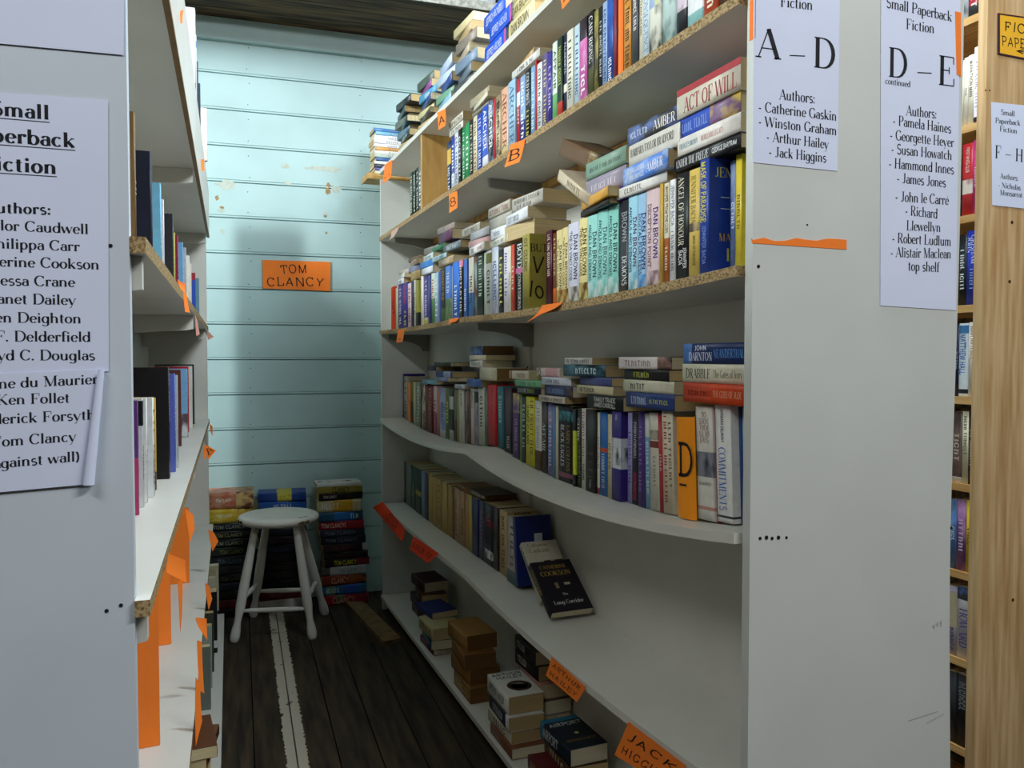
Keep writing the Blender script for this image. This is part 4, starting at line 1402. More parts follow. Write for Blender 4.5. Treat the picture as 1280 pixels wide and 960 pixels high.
Q1, Q2, Q3, Q5 = ['the left bookcase\'s ' + q for q in ('highest shelf in view', 'upper chipboard shelf', 'white middle shelf', 'bottom shelf')]
for k, (px, d, c, t, h) in enumerate([
        (170.5, 1.10, '7c5c34 t=d8c8a0:OAK', .02, .20), (190, 1.27, '1a1f30 t=4a5878:THE_GLASS:.1:.6 f=5a5048:THE_DARKENING:.008:.5:.6', .036, .19), (202, 1.45, '74b4d0 t=f0f6f8:WEST', .03, .18), (206, 1.60, 'dfe0e6 t=7a5aa0:LIME', .018, .18),
        (217, 1.76, '26262c t=b8b8c0:THE_FIRM', .034, .18), (219.5, 1.86, 'c8c25c', .016, .155), (223, 1.93, '8c2438 t=e8c8c8:ROSES', .03, .16), (229, 2.12, '6a9cc4 t=e8f0f8:RAIN b=0:.3:d8c4d0', .03, .17), (233, 2.28, 'a8b0bc', .028, .178), (237, 2.46, 'e8e4d8 t=6a5a50:HOLM', .03, .178),
        (239.5, 2.62, 'e4dcc8', .024, .172), (244.5, 2.98, '2f54b8 b=.85:1:a43040 t=e0e8f8:SEAS', .034, .18), (249, 3.20, '6a94a4 t=e0ecf0:FJORD', .03, .182)]):
    left_book(px, 400, d, 'l2', c, t, h, .1, Q2, k)
for k, (px, d, c, t, h, hard) in enumerate([
        (172, 1.345, '5c2c70 b=0:.5:b03868 t=e0d0e8:PLUM', .016, .19, 0), (178, 1.415, 'd4d6d8 b=.75:.98:1a1c20 t=6a6a70:LINES:.4:.8', .022, .19, 0), (183, 1.46, 'e2e2de t=8a8a8a:NORTH', .02, .188, 0), (191, 1.52, 'dedfe0 t=6c7078:THE_ATLAS', .036, .186, 0), (194.5, 1.60, 'd8b02c b=0:.2:6a4420', .016, .182, 0),
        (211, 1.75, '181418 t=b8b4b0:THE_CITADEL:.05:.5', .045, .24, 1), (218.7, 1.855, '5a68b8 t=d8dcf4:RIVER', .032, .225, 1), (222.5, 1.93, 'b8c0cc', .02, .22, 0), (226.6, 2.40, '5c2c24', .026, .225, 1), (234.8, 2.66, '7cacd4 b=0:.35:5a4c50/c8c8cc t=f0f4f8:ALPS:.1:.5', .036, .225, 1), (236.5, 2.86, 'b8283c', .02, .23, 0), (241, 3.02, 'e8e6da t=7a7a70:SALT', .034, .23, 1), (243.5, 3.2, '2c3c40', .022, .235, 1)]):
    left_book(px, 560, d, 'l3', c, t, h, .11 if not hard else .14, Q3, k, bool(hard))
for k, (px, d, c, t, h) in enumerate([
        (244.5, 2.08, 'eef0f2 t=2c2c30:HPS:.08:.2:0:.4 f=2c2c30:MM:.02:.78:.85', .05, .190), (246, 2.2, 'f0f2f4 b=.8:.9:6a9cd0', .022, .17), (246.3, 2.28, 'd09038 b=0:.6:3c8c54', .03, .17), (247.5, 2.40, '2c3448', .03, .172), (250, 2.62, '343c50 t=a8b0c0:SIGNS', .03, .182), (258, 2.89, 'ece6d6 t=c86078:ROSE:.6:.95', .02, .186), (253, 3.15, '8c94a4', .03, .16)]):
    left_book(px, 120, d, 'l0', c, t, h, .13, Q1, k)
for k, (px, d, c, t, h) in enumerate([
        (262.5, 2.55, '6c7468 t=c8c8b8:FERN', .03, .2), (264.5, 2.72, '9ca898', .03, .21), (267, 2.86, '3c4438 t=c8c8b8:MOOR', .03, .21), (271.5, 3.05, '1c1c1e b=.08:.2:d8d8d8 t=d0d0d0:FILE:.1:.4', .06, .23), (270, 3.35, 'c8c0a4', .04, .2), (271, 3.46, 'b8ac88', .04, .21), (274, 3.56, 'd0c8ac', .04, .2)]):
    left_book(px, 800, d, 'l5', c, t, h, .13, Q5, k)
# brown volumes lying at the near end of that shelf, pushed out over its edge
z = LZ['l5'] + .0006
for k, (dx, t, c, tr) in enumerate([(0.0, .03, 'c8b078', 0), (-.01, .028, '8a6a44', 4), (.008, .028, '7c4a24 t=e0c898:OLD_MAPS', -8), (.01, .03, '6c3c1c t=e0c898:CHARTS', 6)]):
    _, colour, o = parse(c)
    p = LI @ Vector(atd(262, 900, 2.16))
    M = LF @ T(p.x + dx, p.y, z + t / 2) @ RZ(180 + tr) @ T(0, -.1, 0) @ RX(-90)
    make_book(M, .14, t, .2, colour, o, Q5, 3 - k, 'lie', 'brown near pile')
    z += t + .0008

# ---- three stacks on the floor against the teal wall: spines to the camera
WFI = WF.inverted()


def wall_stack(pname, px0, px1, yface, text, z=.0006):
    items = [parse(q) for q in text.strip().split('\n') if q.strip()]
    for k, (nums, colour, o) in enumerate(items):
        t, h, dx, turn = nums[0] / 1000, nums[1] / 1000, nums[2] / 1000, nums[3]
        a, c = WFI @ Vector(aty(px0, 700, yface)), WFI @ Vector(aty(px1, 700, yface))
        xc, yc = (a.x + c.x) / 2 + dx, (a.y + c.y) / 2
        w = float(o.get('w', 125)) / 1000
        M = WF @ T(xc, yc, z + t / 2) @ RZ(turn) @ T(h / 2, 0, 0) @ RZ(90) @ RX(-90)
        make_book(M, w, t, h, colour, o, 'the floor by the teal wall', len(items) - 1 - k, 'lie', pname, hard='hb' in o)
        z += t + .0007


wall_stack('left stack', 262, 322, 3.84, '''
38 205 4 0 2a2a2c
40 205 -4 2 6c2430
40 208 6 -2 1e2028 
36 205 0 3 24283a
36 208 -4 -3 1c1c20 t=6a6440:TOM_CLANCY:.25:.7:0:.45
38 205 4 2 2c2c30
44 208 -6 -2 283038 t=60708a:TOM_CLANCY:.2:.7:0:.4
40 208 -8 2 26302c t=8a8448:TOM_CLANCY:.25:.75:0:.4
36 208 -12 -2 1c1c1e t=909078:TOM_CLANCY:.15:.75:0:.42
36 205 -14 2 202022 t=908450:TOM_CLANCY:.15:.75:0:.42
36 208 -14 -2 24282a t=8a8a7c:TOM_CLANCY:.15:.8:0:.42
62 214 -16 2 d0ac2c/e8cc58 t=f0e8d8:TOM_CLANCY:.25:.55:0:.4 w=140 b=.0:.35:d8b040/6a5420
76 214 -20 -2 c87054/d89c7c t=f0e8d8:TOM_CLANCY:.25:.55:0:.35 w=140 b=0:.35:d8b878/7a4a3c
''')
wall_stack('middle stack behind the stool', 322, 384, 3.86, '''
50 215 0 0 d8d4cc
44 210 4 2 7c2c34 t=8a7070:TOM_CLANCY:.2:.5:0:.4
44 210 -4 -2 1c1e24
40 210 4 1 20242e t=5a4424:TOM_CLANCY:.3:.7:0:.4
40 210 0 -2 1c1c24 t=5a4424:TOM_CLANCY:.3:.7:0:.4
40 210 -4 2 26262e
40 210 4 -1 20283c t=485070:TOM_CLANCY:.2:.7:0:.4
40 210 0 2 2c2030 t=5c3038:TOM_CLANCY:.2:.7:0:.4
40 210 3 -2 1c1e2a
40 210 -3 1 24304c t=7080a0:TOM_CLANCY:.3:.8:0:.4
36 210 2 -1 202438
44 212 4 2 2c60b0 t=c8d8f0:PATRIOT:.3:.7
40 214 0 -3 284890 b=.3:.6:c8b83c t=e8e060:TOM:.4:.7 f=c8b83c:@.05:.07:.5:.5
''')
wall_stack('right stack', 398, 458, 3.84, '''
48 212 14 0 a02030 t=d8b0a0:CLANCY:.2:.7 b=.55:.7:5c6a3c
46 208 6 -2 2a70a0 b=.2:.5:2c60c8 b=.7:.9:6c9c8c t=d8e4e8:NET_FORCE:.1:.4
46 205 8 3 8a3424 b=0:.4:b4602c/6a2820 t=e0b090:CLANCY:.2:.6
42 208 4 -3 c8ccd0 b=.8:1:5c5c60 t=8a8a90:TOM_CLANCY:.4:.8
34 208 22 2 18181a t=e4d83c:TOM_CLANCY:.2:.7:0:.6 b=0:.3:8c2430
32 205 16 -2 1c1a1e t=5c2428:TOM_CLANCY:.3:.8:0:.4
38 208 14 3 2a1c20 t=743428:TOM_CLANCY:.2:.6:0:.4 b=0:.12:c8c8cc
34 208 4 -2 1c2230 t=707a90:TOM_CLANCY:.1:.8:0:.4
34 208 0 1 2c3040 t=788090:TOM_CLANCY:.1:.8:0:.4
38 208 -4 -2 a41c2c t=e8d0c0:TOM_CLANCYS:.05:.6:0:.5
44 206 -6 2 24587c b=.2:.65:2c78cc t=c8d8e8:RED:.7:.9
56 204 -14 -3 d4c894 b=.2:.65:d8a82c t=e8e8e0:STORM:.1:.5 b=.04:.14:c8c4a0
32 204 -6 2 1c1418 t=d0c0b8:TOM_CLANCY:.1:.4
30 204 -6 2 9c8c34 t=2a2414:CLANCY:.3:.7:0:.8
16 206 -12 2 e4e2dc f=3a3a3e:TOM:.02:.5:.85:sans f=b83434:CLANCY:.016:.5:.66:sans f=c02c2c:@.05:.012:.5:.3 f=2a2c34:@.02:.03:.5:.26
''')
# small stack beyond the top shelf, on the pine plank
z = 2.017
for k, (t, c) in enumerate([(.016, 'd8d4b8'), (.014, '4a3c8c'), (.016, '1c2030'), (.015, 'e4e4dc'), (.016, '2c5890'), (.017, 'b4c4b8'), (.015, 'ece8e0'), (.016, 'd89c4c'), (.016, 'e8e8f0'), (.02, 'f0eeea'), (.018, 'eef0f0'), (.016, '7cb4d4'), (.016, '3c7cb4')]):
    _, colour, o = parse(c + ' t=6a6a70:VOLUME')
    x = .86 + random.uniform(-.006, .006)
    M = T(x, 3.745, z + t / 2) @ RZ(random.uniform(-3, 3)) @ T(.085, 0, 0) @ RZ(90) @ RX(-90)
    make_book(M, .108, t - .0006, .172, colour, o, 'the pine plank by the teal wall', 12 - k, 'lie', 'small stack')
    z += t

# high wall shelf: feet of a few upright books
for k, (px, c, t) in enumerate([(520, '2c2c30', .03), (532, '1c1e24', .03), (545, '3c3c40', .03), (556, '26262a', .035), (584, 'd8d8d6', .045), (600, '24262c', .04), (615, 'e4e6ea', .04), (630, '4c4c54', .04)]):
    p = WFI @ Vector(atz(px, 2, 2.77))
    _, colour, o = parse(c + ' t=a8a8a8:ANNUAL')
    M = WF @ T(p.x, WALL_Y - .478, 2.7665) @ RZ(90)
    make_book(M, .12, t, .19, colour, o, 'the high shelf above the teal wall', k, 'stand')

# pine bookcase: a few books per shelf
def pine_row(k, n, text):
    y_min = PY + .026
    for q, line in reversed(list(enumerate(text.strip().split('\n')))):
        nums, colour, o = parse(line)
        z = PZ[k]
        X = PX + .012
        a, c = col_at(nums[0], X, z + .08), col_at(nums[1], X, z + .08)
        t = max(a - c - .0006, .008)
        y0 = max(c, y_min)
        y_min = y0 + t + .0006
        make_book(T(X, y0 + t / 2, z + .0005), .108, t, nums[2] / 1000, colour, o, 'the pine bookcase\'s ' + n + ' shelf', q, 'stand')


for k, n, txt in ((0, 'topmost visible', '''
1201 1211 150 b8c4cc/4c5c6c t=e8e8e8:PAST
1211 1225.5 176 a8283c t=f0d8d0:THE_KEEPER b=0:.15:2c2c30'''), (1, 'second', '''
1199 1206 160 dcd4bc t=5a5040:EARTH
1206 1211.5 164 e2dcc8 t=7a7060:CLAY
1211.5 1218.5 166 e6deca t=3a3630:MARATHON_MAN:.08:.6
1218.5 1226.5 180 e8e4ec t=8c88a0:THE_LONG_REACH b=0:.08:2c2c34'''), (2, 'third', '''
1206 1219.5 172 c4242c t=f4e4dc:FIRST_WIVES_CLUB:.05:.4:0:.4 b=.3:.5:e8d8cc/a02428
1219.5 1226.5 176 cc3c80 t=f0c8dc:PASSION'''), (3, 'fourth', '''
1203 1213.5 170 1a1f20 t=e4e8e4:A_FINE_PLACE:.2:.8 s=1
1213.5 1226.5 178 2438ac t=e0e8f8:GRISHAM:.06:.45:-.15:.4:serif t=e0e8f8:JOHN:.08:.3:.24:.36:serif t=9ab0e8:CHAMBER:.5:.8:0:.4:serif'''), (4, 'fifth', '''
1199 1206 176 1c2440 t=a8b4d0:HARRIS
1206 1218 178 e4ecf0 t=2c70c8:MATTHEW_HALL:.15:.7:.1:.6:sans b=.86:.97:3c80b4 b=.04:.1:1c1c20
1218 1226.5 180 e8e2d8 t=b88c74:DISTINCTIVE:.05:.5'''), (5, 'sixth', '''
1199 1212 174 5c4438/3a2c28 t=c8b4a8:MAGIC b=0:.08:d8d0c4
1212 1220 176 d8d0b0 t=6a6248:DAVID_CHANDLER:.06:.6
1220 1226.5 178 1c1c20 t=c8c8b8:THE_WINDSTORY'''), (6, 'seventh', '''
1196 1205 172 5078b0/3c5878 t=c8d8e8:GALE
1205 1217 174 74447c/9c6c94 t=e0c8e0:FUCHSIA
1217 1224.5 176 d4b428 t=6a5410:ORIEL'''), (7, 'eighth', '''
1194 1208 172 b4a8b8 t=6a5c80:DANIEL:.6:.95 b=.4:.9:c8b898
1208 1225 176 dcd6d8 t=58489c:HOWARD:.3:.85:0:.6:serif b=.82:1:3c6cb4/2c2c30'''), (8, 'ninth', '''
1194 1206 176 2a2a2e
1206 1222 178 1a1a1e t=8a8a90:NEVILLE:.1:.5''')):
    pine_row(k, n, txt)

# ---- labels: look first, neighbour or place next
NUM = ['first', 'second', 'third', 'fourth', 'fifth', 'sixth', 'seventh', 'eighth', 'ninth', 'tenth', 'eleventh', 'twelfth', 'thirteenth', 'fourteenth', 'fifteenth', 'sixteenth', 'seventeenth', 'eighteenth', 'nineteenth', 'twentieth']


def ordinal(n):
    if n < 20:
        return NUM[n]
    tens = ['twenty', 'thirty', 'forty', 'fifty'][(n + 1) // 10 - 2]
    u = (n + 1) % 10
    return (tens[:-1] + 'ieth') if u == 0 else tens + '-' + NUM[u - 1]


used = set()


def look(b):
    col = b['c']
    if b['c2'] and b['c2'] != b['c']:
        col += ' and ' + b['c2']
    elif b['b'] and b['b'][0] != b['c']:
        col += ' and ' + b['b'][0]
    size = 'thin ' if b['t'] < .012 else 'thick ' if b['t'] > .038 else ''
    return size + col


from collections import Counter
cnt = Counter((look(b), b['tc'], b['place'], b['pose'], b['pile']) for b in BOOKS)
seq = {}
for b in BOOKS:
    seq.setdefault((b['place'], b['pose'], b['pile']), []).append(b)
for key, bs in seq.items():
    for i, b in enumerate(bs):
        lk = look(b)
        if b['pose'] == 'stand':
            end = 'from the far end' if 'right' in b['place'] or 'pine' in b['place'] else 'from the near end' if 'left' in b['place'] else 'from the left'
            letters = f" with {b['tc']} lettering" if b['tc'] and b['tc'] != b['c'] else ''
            if cnt[(lk, b['tc'], b['place'], 'stand', None)] == 1:
                lab = f"{lk} {b['noun']}{letters} standing on {b['place']}"
                if len(lab.split()) > 16:
                    lab = lab.replace(' standing', '')
            else:
                lab = f"{lk} {b['noun']} {ordinal(i)} {end} on {b['place']}"
        else:
            top = 'topmost' if b['order'] == 0 else 'bottom one' if b['order'] == len(bs) - 1 else ordinal(b['order']) + ' from top'
            place = b['place'].replace("the right bookcase's ", '').replace("the left bookcase's ", 'left bookcase ').replace('the floor by the teal wall', 'floor').replace('the pine plank by the teal wall', 'pine plank')
            lab = f"{lk} {b['noun']}, {top}, {b['pile']}, {place}"
            if len(lab.split()) > 16:
                lab = f"{b['c']} {b['noun']}, {top}, {b['pile']}, {place}"
        if lab in used or len(lab.split()) > 16:
            lab = f"{b['c']} {b['noun']} {ordinal(i)} along {b['place']}" if b['pose'] == 'stand' else f"{b['c']} {b['noun']}, {top}, {b['pile']}"
        if lab in used:
            print('label twice', lab)
        used.add(lab)
        b['o']['label'] = lab
        b['o']['group'] = ('books standing on ' if b['pose'] == 'stand' else 'books lying in piles on ') + b['place']

# ------------------------------------------------------------------ orange divider cards standing among the books
def divider(M, w, h, label, marks=(), mat_=None, th=.0016):
    t = thing('divider_card', label, 'divider card', M, 'orange divider cards')
    mb = MB()
    n = 6
    for k in range(n):      # slightly bowed sheet in local x (face towards -x), y, z
        ya, yc = -w / 2 + w * k / n, -w / 2 + w * (k + 1) / n
        xa, xc = [.004 * (2 * q / w) ** 2 for q in (ya, yc)]
        b = mb.add([(xa, ya, 0), (xc, yc, 0), (xc + th, yc, 0), (xa + th, ya, 0), (xa, ya, h), (xc, yc, h), (xc + th, yc, h), (xa + th, ya, h)])
        for q in ((0, 4, 5, 1), (2, 6, 7, 3), (4, 7, 6, 5), (0, 1, 2, 3)) + (((0, 3, 7, 4),) if k == 0 else ()) + (((1, 5, 6, 2),) if k == n - 1 else ()):
            mb.face([b + i for i in q])
    mb.build('card', mat_ or ORANGE, t)
    if marks:
        mb = MB()
        for txt, size, y, z, down in marks:
            if down:
                put_text(mb, txt, 'hand', (-.0008, y, z), (0, 0, -1), (0, -1, 0), size)
            else:
                put_text(mb, txt, 'hand', (-.0008, y, z), (0, -1, 0), (0, 0, 1), size)
        mb.build('marker_lettering', MARKER, t)
    return t


def card_between(key, pl, pr, h, label, marks, X=XF + .012, tilt=0, mat_=None):
    far, near = col_at(pl, X, shelf_z(key, 2)), col_at(pr, X, shelf_z(key, 2))
    yc = (far + near) / 2
    divider(T(X, yc, shelf_z(key, yc) + .0012 + abs(math.sin(R(tilt))) * (far - near) / 2) @ RX(-tilt), max(far - near - .0012, .006), h, label, marks, mat_)


card_between('s3', 487.9, 494.6, .184, 'narrow orange card with a drawn arrow at the far end of the third shelf', [('DO', .022, .012, .125, 1), ('>', .03, .004, .06, 0)], mat_=REDORANGE)
card_between('s2', 770.6, 776.8, .186, 'orange card with a small black mark between books on the second shelf', [('x', .018, .012, .09, 0)])
card_between('s4', 509.6, 512.8, .176, 'narrow orange card near the far end of the fourth shelf', [('<', .02, .0, .1, 1)], XF + .107)
card_between('s4', 845.5, 868.6, .190, 'bright orange card with a big black D among books near the panel, fourth shelf', [('D', .06, .022, .08, 0), ('~', .034, .02, .05, 0)], XF + .066, 3, plain('ff9a14', .75, .95, 14, 'bright_orange_card'))
for (px, py, w, h, lab) in ((200, 933, .10, .30, 'tall orange card nearest the camera, standing on the shelf below the white middle shelf'), (214, 806, .09, .26, 'second tall orange card standing below the white middle shelf on the left'), (237, 729, .09, .24, 'farthest tall orange card standing below the white middle shelf on the left')):
    p = LI @ Vector(atz(px, py, LZ['l4']))
    divider(LF @ T(p.x - w / 2, p.y, LZ['l4'] + .001) @ RZ(90), w, h, lab)


# ------------------------------------------------------------------ orange labels folded over shelf edges
def atp(px, py, P, n):
    d = Vector(ray(px, py))
    C0 = Vector(CAM)
    return C0 + d * ((Vector(P) - C0).dot(n) / d.dot(n))


NR = Vector((1, 0, 0))
NL = (LF.to_3x3() @ Vector((1, 0, 0)))


def plane_r(X=.7786):
    return Vector((X, 0, 0)), NR


def plane_l(off):
    return LF @ Vector((off, 0, 0)), NL


def edge_label(corners, plane, label, lines=(), mat_=None, curl=.006, out=(-1, 0, 0), frac=.3, group='orange shelf labels', sx=1.0):
    """thin card hung on a shelf edge; corners TL TR BR BL in the photograph's frame, on the plane of that edge"""
    P, n = plane
    TL, TR, BR, BL = [atp(px, py, P, n) for px, py in corners]
    out = Vector(out)
    t = thing('shelf_label', label, 'label', T(*TL), group)
    mb = MB()
    nu, nv = 4, 6
    off = (TL,)

    def pt(u, v, d=0.0):
        q = TL * (1 - u) * (1 - v) + TR * u * (1 - v) + BR * u * v + BL * (1 - u) * v
        return q + out * (.0006 + curl * v * v + d) - TL
    for s, d in ((0, .0005), (1, 0.0)):
        g = [[mb.add([pt(i / nu, j / nv, d)]) for i in range(nu + 1)] for j in range(nv + 1)]
        for j in range(nv):
            for i in range(nu):
                q = (g[j][i], g[j][i + 1], g[j + 1][i + 1], g[j + 1][i])
                mb.face(q if s else q[::-1], 0, True)
    mb.build('card', mat_ or ORANGE, t)
    if lines:
        mb = MB()
        nl = len(lines)
        for k, txt in enumerate(lines):
            vb = (k + .5 + .30) / nl * .86 + .07
            V, Q, w = text_geo(txt, 'hand', 30)
            hv = .52 / nl * .9
            wu = min(.84, .84)
            u0 = .5 - wu / 2
            b = mb.add([pt(u0 + wu * (x / w), min(1, max(0, vb - y * hv)), .0009) for x, y in V])
            for q in Q:
                mb.face([b + i for i in q])
        mb.build('marker_lettering', MARKER, t)
    return t


edge_label([(546.5, 141), (557, 136), (559.5, 157), (550.5, 163)], plane_r(), 'orange label marked A on the white edge of the top shelf', ['A'])
edge_label([(481, 206), (490.5, 199.5), (490.5, 222), (480, 230.5)], plane_r(), 'blank-looking orange label at the far end of the top shelf edge', ['..'])
edge_label([(697, -14), (718, -32), (716, 1), (706.5, 12.5)], plane_r(), 'orange label corner hanging from the near part of the top shelf edge', ['x'])
edge_label([(638.5, 180.5), (657, 174), (652.5, 203), (633.5, 209.5)], plane_r(), 'orange label marked with a bold B on the second shelf edge', ['B'])
edge_label([(561.5, 243.5), (571.5, 238.5), (574, 260), (564, 266.5)], plane_r(), 'orange label with a scribbled 8 taped under the second shelf edge', ['8'])
edge_label([(489.5, 289.5), (499, 283), (496, 296), (490, 301)], plane_r(), 'curled pale label at the far end of the second shelf edge', (), plain('c9a898', .7, .9, 20, 'faded_label'), .012)
edge_label([(497.5, 412.5), (506, 411.5), (505, 427.5), (497, 428.5)], plane_r(), 'small orange label with a dot at the far end of the third shelf edge', ['.'])
edge_label([(563, 398.5), (574, 397), (573, 402.5), (563.5, 405)], plane_r(), 'small folded orange label at the middle of the third shelf edge', (), None, .012)
edge_label([(678, 381.5), (704, 377.5), (692, 393), (670.5, 404.5)], plane_r(), 'orange label curling forward below the cream matching books, third shelf edge', (), None, .03)
edge_label([(466, 634), (478.5, 627), (508, 662), (504.5, 677.5)], plane_r(.777), 'long red-orange label with faint writing at the far end of the fifth shelf edge', ['\x01\x05\x02\x03\x04 \x02\x01\x03'], REDORANGE, .004)
edge_label([(517, 670), (549, 692), (536, 704), (513.5, 686)], plane_r(.777), 'red-orange label with faint writing second along the fifth shelf edge', ['\x02\x03\x01\x04\x02 \x05\x03'], REDORANGE, .004)
edge_label([(690, 821), (733, 859), (723.5, 877), (684.5, 844)], plane_r(.777), 'orange handwritten two line author label in the middle of the fifth shelf edge', ['ARTHUR', 'HAILEY'], None, .004)
edge_label([(786, 902), (858, 957), (838, 984), (770.5, 943)], plane_r(.777), 'orange handwritten label nearest the camera on the fifth shelf edge', ['JACK', 'HIGGINS'], None, .004)

LOUT = tuple(NL)
k = 0
for off, cs, lab, cl in (
        (.0012, [(210, 692), (231, 700), (231, 728), (205.5, 715)], 'orange label nearest the camera on the edge of the white middle shelf', .003),
        (.0012, [(222, 728), (228, 724), (227, 770), (225, 790)], 'long narrow orange strip hanging below the nearest label of the white middle shelf', .0),
        (.0012, [(231, 636), (241.5, 643), (242, 660), (236, 678)], 'second orange label along the edge of the white middle shelf', .003),
        (.0012, [(256, 555), (264, 560), (269, 563), (258, 575)], 'orange label marked B at the far end of the white middle shelf', .02),
        (.0012, [(254.5, 559), (257, 556), (256.5, 570), (253, 575)], 'small orange scrap beside the marked label on the white middle shelf', .004),
        (.0012, [(262, 530), (265.5, 533), (265, 545), (262.5, 540)], 'smallest orange tab at the far end of the white middle shelf edge', .004),
        (.0092, [(228, 352), (231, 355), (234.5, 391), (228.5, 390)], 'orange strip hanging from the upper chipboard shelf on the left', .006),
        (.0092, [(221, 349), (230, 356), (229, 366), (224, 362)], 'small folded orange tab on the upper chipboard shelf edge', .004),
        (.0092, [(243.5, 393), (247, 402), (248, 418), (244, 420)], 'faded pink label on the upper chipboard shelf edge, middle', .004),
        (.0012, [(258, 413), (262, 416), (266, 421), (259, 425)], 'faded pink label at the far end of the upper chipboard shelf edge', .006),
        (.0112, [(260, 662), (267, 665), (271.5, 676), (264, 689)], 'orange label farthest along the shelf below the white middle shelf', .012),
        (.0112, [(256, 728), (262, 733), (263.5, 748), (259, 762)], 'second orange label along the shelf below the white middle shelf', .012),
        (.0112, [(244, 772), (258, 773), (258, 800), (247, 784)], 'third orange label, bent over the shelf edge below the white middle shelf', .003),
        (.0112, [(246, 800), (252, 802), (253, 866), (247, 862)], 'long curling orange strip low on the left, below the bent label', .014),
        (.0112, [(244, 846), (250, 856), (250, 900), (242, 932)], 'lowest orange strip hanging nearest the camera on the left', .008),
        (.0092, [(225, 14), (229, 12), (226, 30), (223.5, 30)], 'small orange tab at the near end of the highest left shelf', .004),
        (.0092, [(251, 199), (255, 199), (254.5, 214), (251, 214)], 'small orange tab at the far end of the highest left shelf', .004)):
    pale = 'faded' in lab
    a0 = min(cs, key=lambda q: q[0])          # hangs from the edge there and turns out into the aisle
    hinge = atp(a0[0], a0[1], *plane_l(off))
    turned = (NL + (LF.to_3x3() @ Vector((0, -1, 0))) * 1.4).normalized()
    edge_label(cs, (hinge, turned), lab, ['B'] if 'marked B' in lab else (), plain('c89080', .7, .9, 20, 'faded_pink_label') if pale else None, min(cl, .006), tuple(turned))

# ------------------------------------------------------------------ printed sheets and cards
def sheet(name, corners, P, n, label, cat, mat_, lines=(), ink=None, th=.0004, extra=None, nshift=None):
    """flat sheet on the plane (P, n), n facing the viewer; text lines: txt, left px, right px, cap px, style (left None: right-anchored)"""
    n = Vector(n).normalized()
    pts = [atp(px, py, P, n) for px, py in corners]
    o0 = pts[0]
    t = thing(name, label, cat, T(*o0))
    mb = MB()
    mb.prism([p + n * .0003 - o0 for p in pts], n * th)
    mb.build('paper', mat_, t)
    up = Vector((0, 0, 1))
    right = up.cross(n).normalized()
    P2 = Vector(P) + n * (th + .0006)
    for ln in lines:
        txt, a, c, cap, sty = ln[:5]
        mbt = MB()
        B = atp(c[0], c[1], P2, n)
        depth = (B - Vector(CAM)).dot(Vector(fw))
        size = cap * depth / F
        if a is None:
            slope = ln[5]
            rr = (right + up * slope).normalized()
            wd = put_text(mbt, txt, sty, B - o0, rr, up, size, ln[6], 'r', step=18)
            if len(ln) > 7:
                A2 = B - rr * wd
                dz = up * (-size * .16)
                mbt.quad(A2 + dz - o0, B + dz - o0, B + dz - up * size * .05 - o0, A2 + dz - up * size * .05 - o0)
        else:
            A = atp(a[0], a[1], P2, n)
            d = B - A
            _, _, w = text_geo(txt, sty)
            put_text(mbt, txt, sty, A - o0, d.normalized(), up, size, d.length / (w * size), 'l', step=18)
        mbt.build('lettering' if sty != 'hand' else 'marker_lettering', ink or INK, t)
    return t


NY = Vector((0, -1, 0))
PR = (0, 1.0297, 0)
sheet('printed_sheet', [(940.5, 203), (1046.5, 214), (1050, -40), (942, -50)], PR, NY, 'printed white sheet headed A to D on the end panel, nearer the aisle', 'sign', PAPER, [
    ('Fiction', (975.4, 8), (1016, 12.5), 13, 'serif'),
    ('A', (945, 71), (975, 74.5), 36, 'serif'), ('~', (984, 83), (1009, 84), 34, 'serif'), ('D', (1016, 83), (1044, 87), 36, 'serif'),
    ('Authors:', (974, 124), (1019, 129), 12.5, 'serif'),
    ('- Catherine Gaskin', (948, 139), (1046, 151), 12, 'serif'), ('- Winston Graham', (948, 157), (1046, 169), 12, 'serif'),
    ('- Arthur Hailey', (958, 176), (1036, 186), 12, 'serif'), ('- Jack Higgins', (961, 195), (1033, 203), 12, 'serif')])
sheet('printed_sheet', [(1100, 382), (1194.5, 388), (1200.5, -20), (1101, -30)], PR, NY, 'printed white sheet headed D to E on the end panel, farther from the aisle', 'sign', PAPER, [
    ('Small Paperback', (1107.5, 9), (1190, 27), 12.5, 'serif'), ('Fiction', (1132.5, 36), (1168, 41.5), 12.5, 'serif'),
    ('D', (1109.6, 95), (1134, 98), 35, 'serif'), ('~', (1144, 104), (1167, 105), 33, 'serif'), ('E', (1172, 105), (1194, 108), 35, 'serif'),
    ('continued', (1106.6, 104.5), (1138, 109), 7.5, 'serif'), ('Authors:', (1132.5, 144), (1171, 148), 12, 'serif'),
    ('- Pamela Haines', (1116, 156), (1189, 166.5), 12, 'serif'), ('- Georgette Heyer', (1112.5, 174), (1192.5, 184), 12, 'serif'),
    ('- Susan Howatch', (1114, 191.5), (1190, 200), 12, 'serif'), ('- Hammond Innes', (1111, 209.5), (1192.5, 217.5), 12, 'serif'),
    ('- James Jones', (1121, 228), (1182.5, 234), 12, 'serif'), ('- John le Carr\u00e9', (1119, 251), (1186, 256), 12, 'serif'),
    ('- Richard', (1131.5, 268.5), (1172, 273), 12, 'serif'), ('Llewellyn', (1133, 287.5), (1176, 290), 12, 'serif'),
    ('- Robert Ludlum', (1115, 303), (1189, 307.5), 12, 'serif'), ('- Alistair Maclean', (1113, 321), (1189, 323), 12, 'serif'), ('top shelf', (1135, 338), (1174, 340), 12, 'serif')])
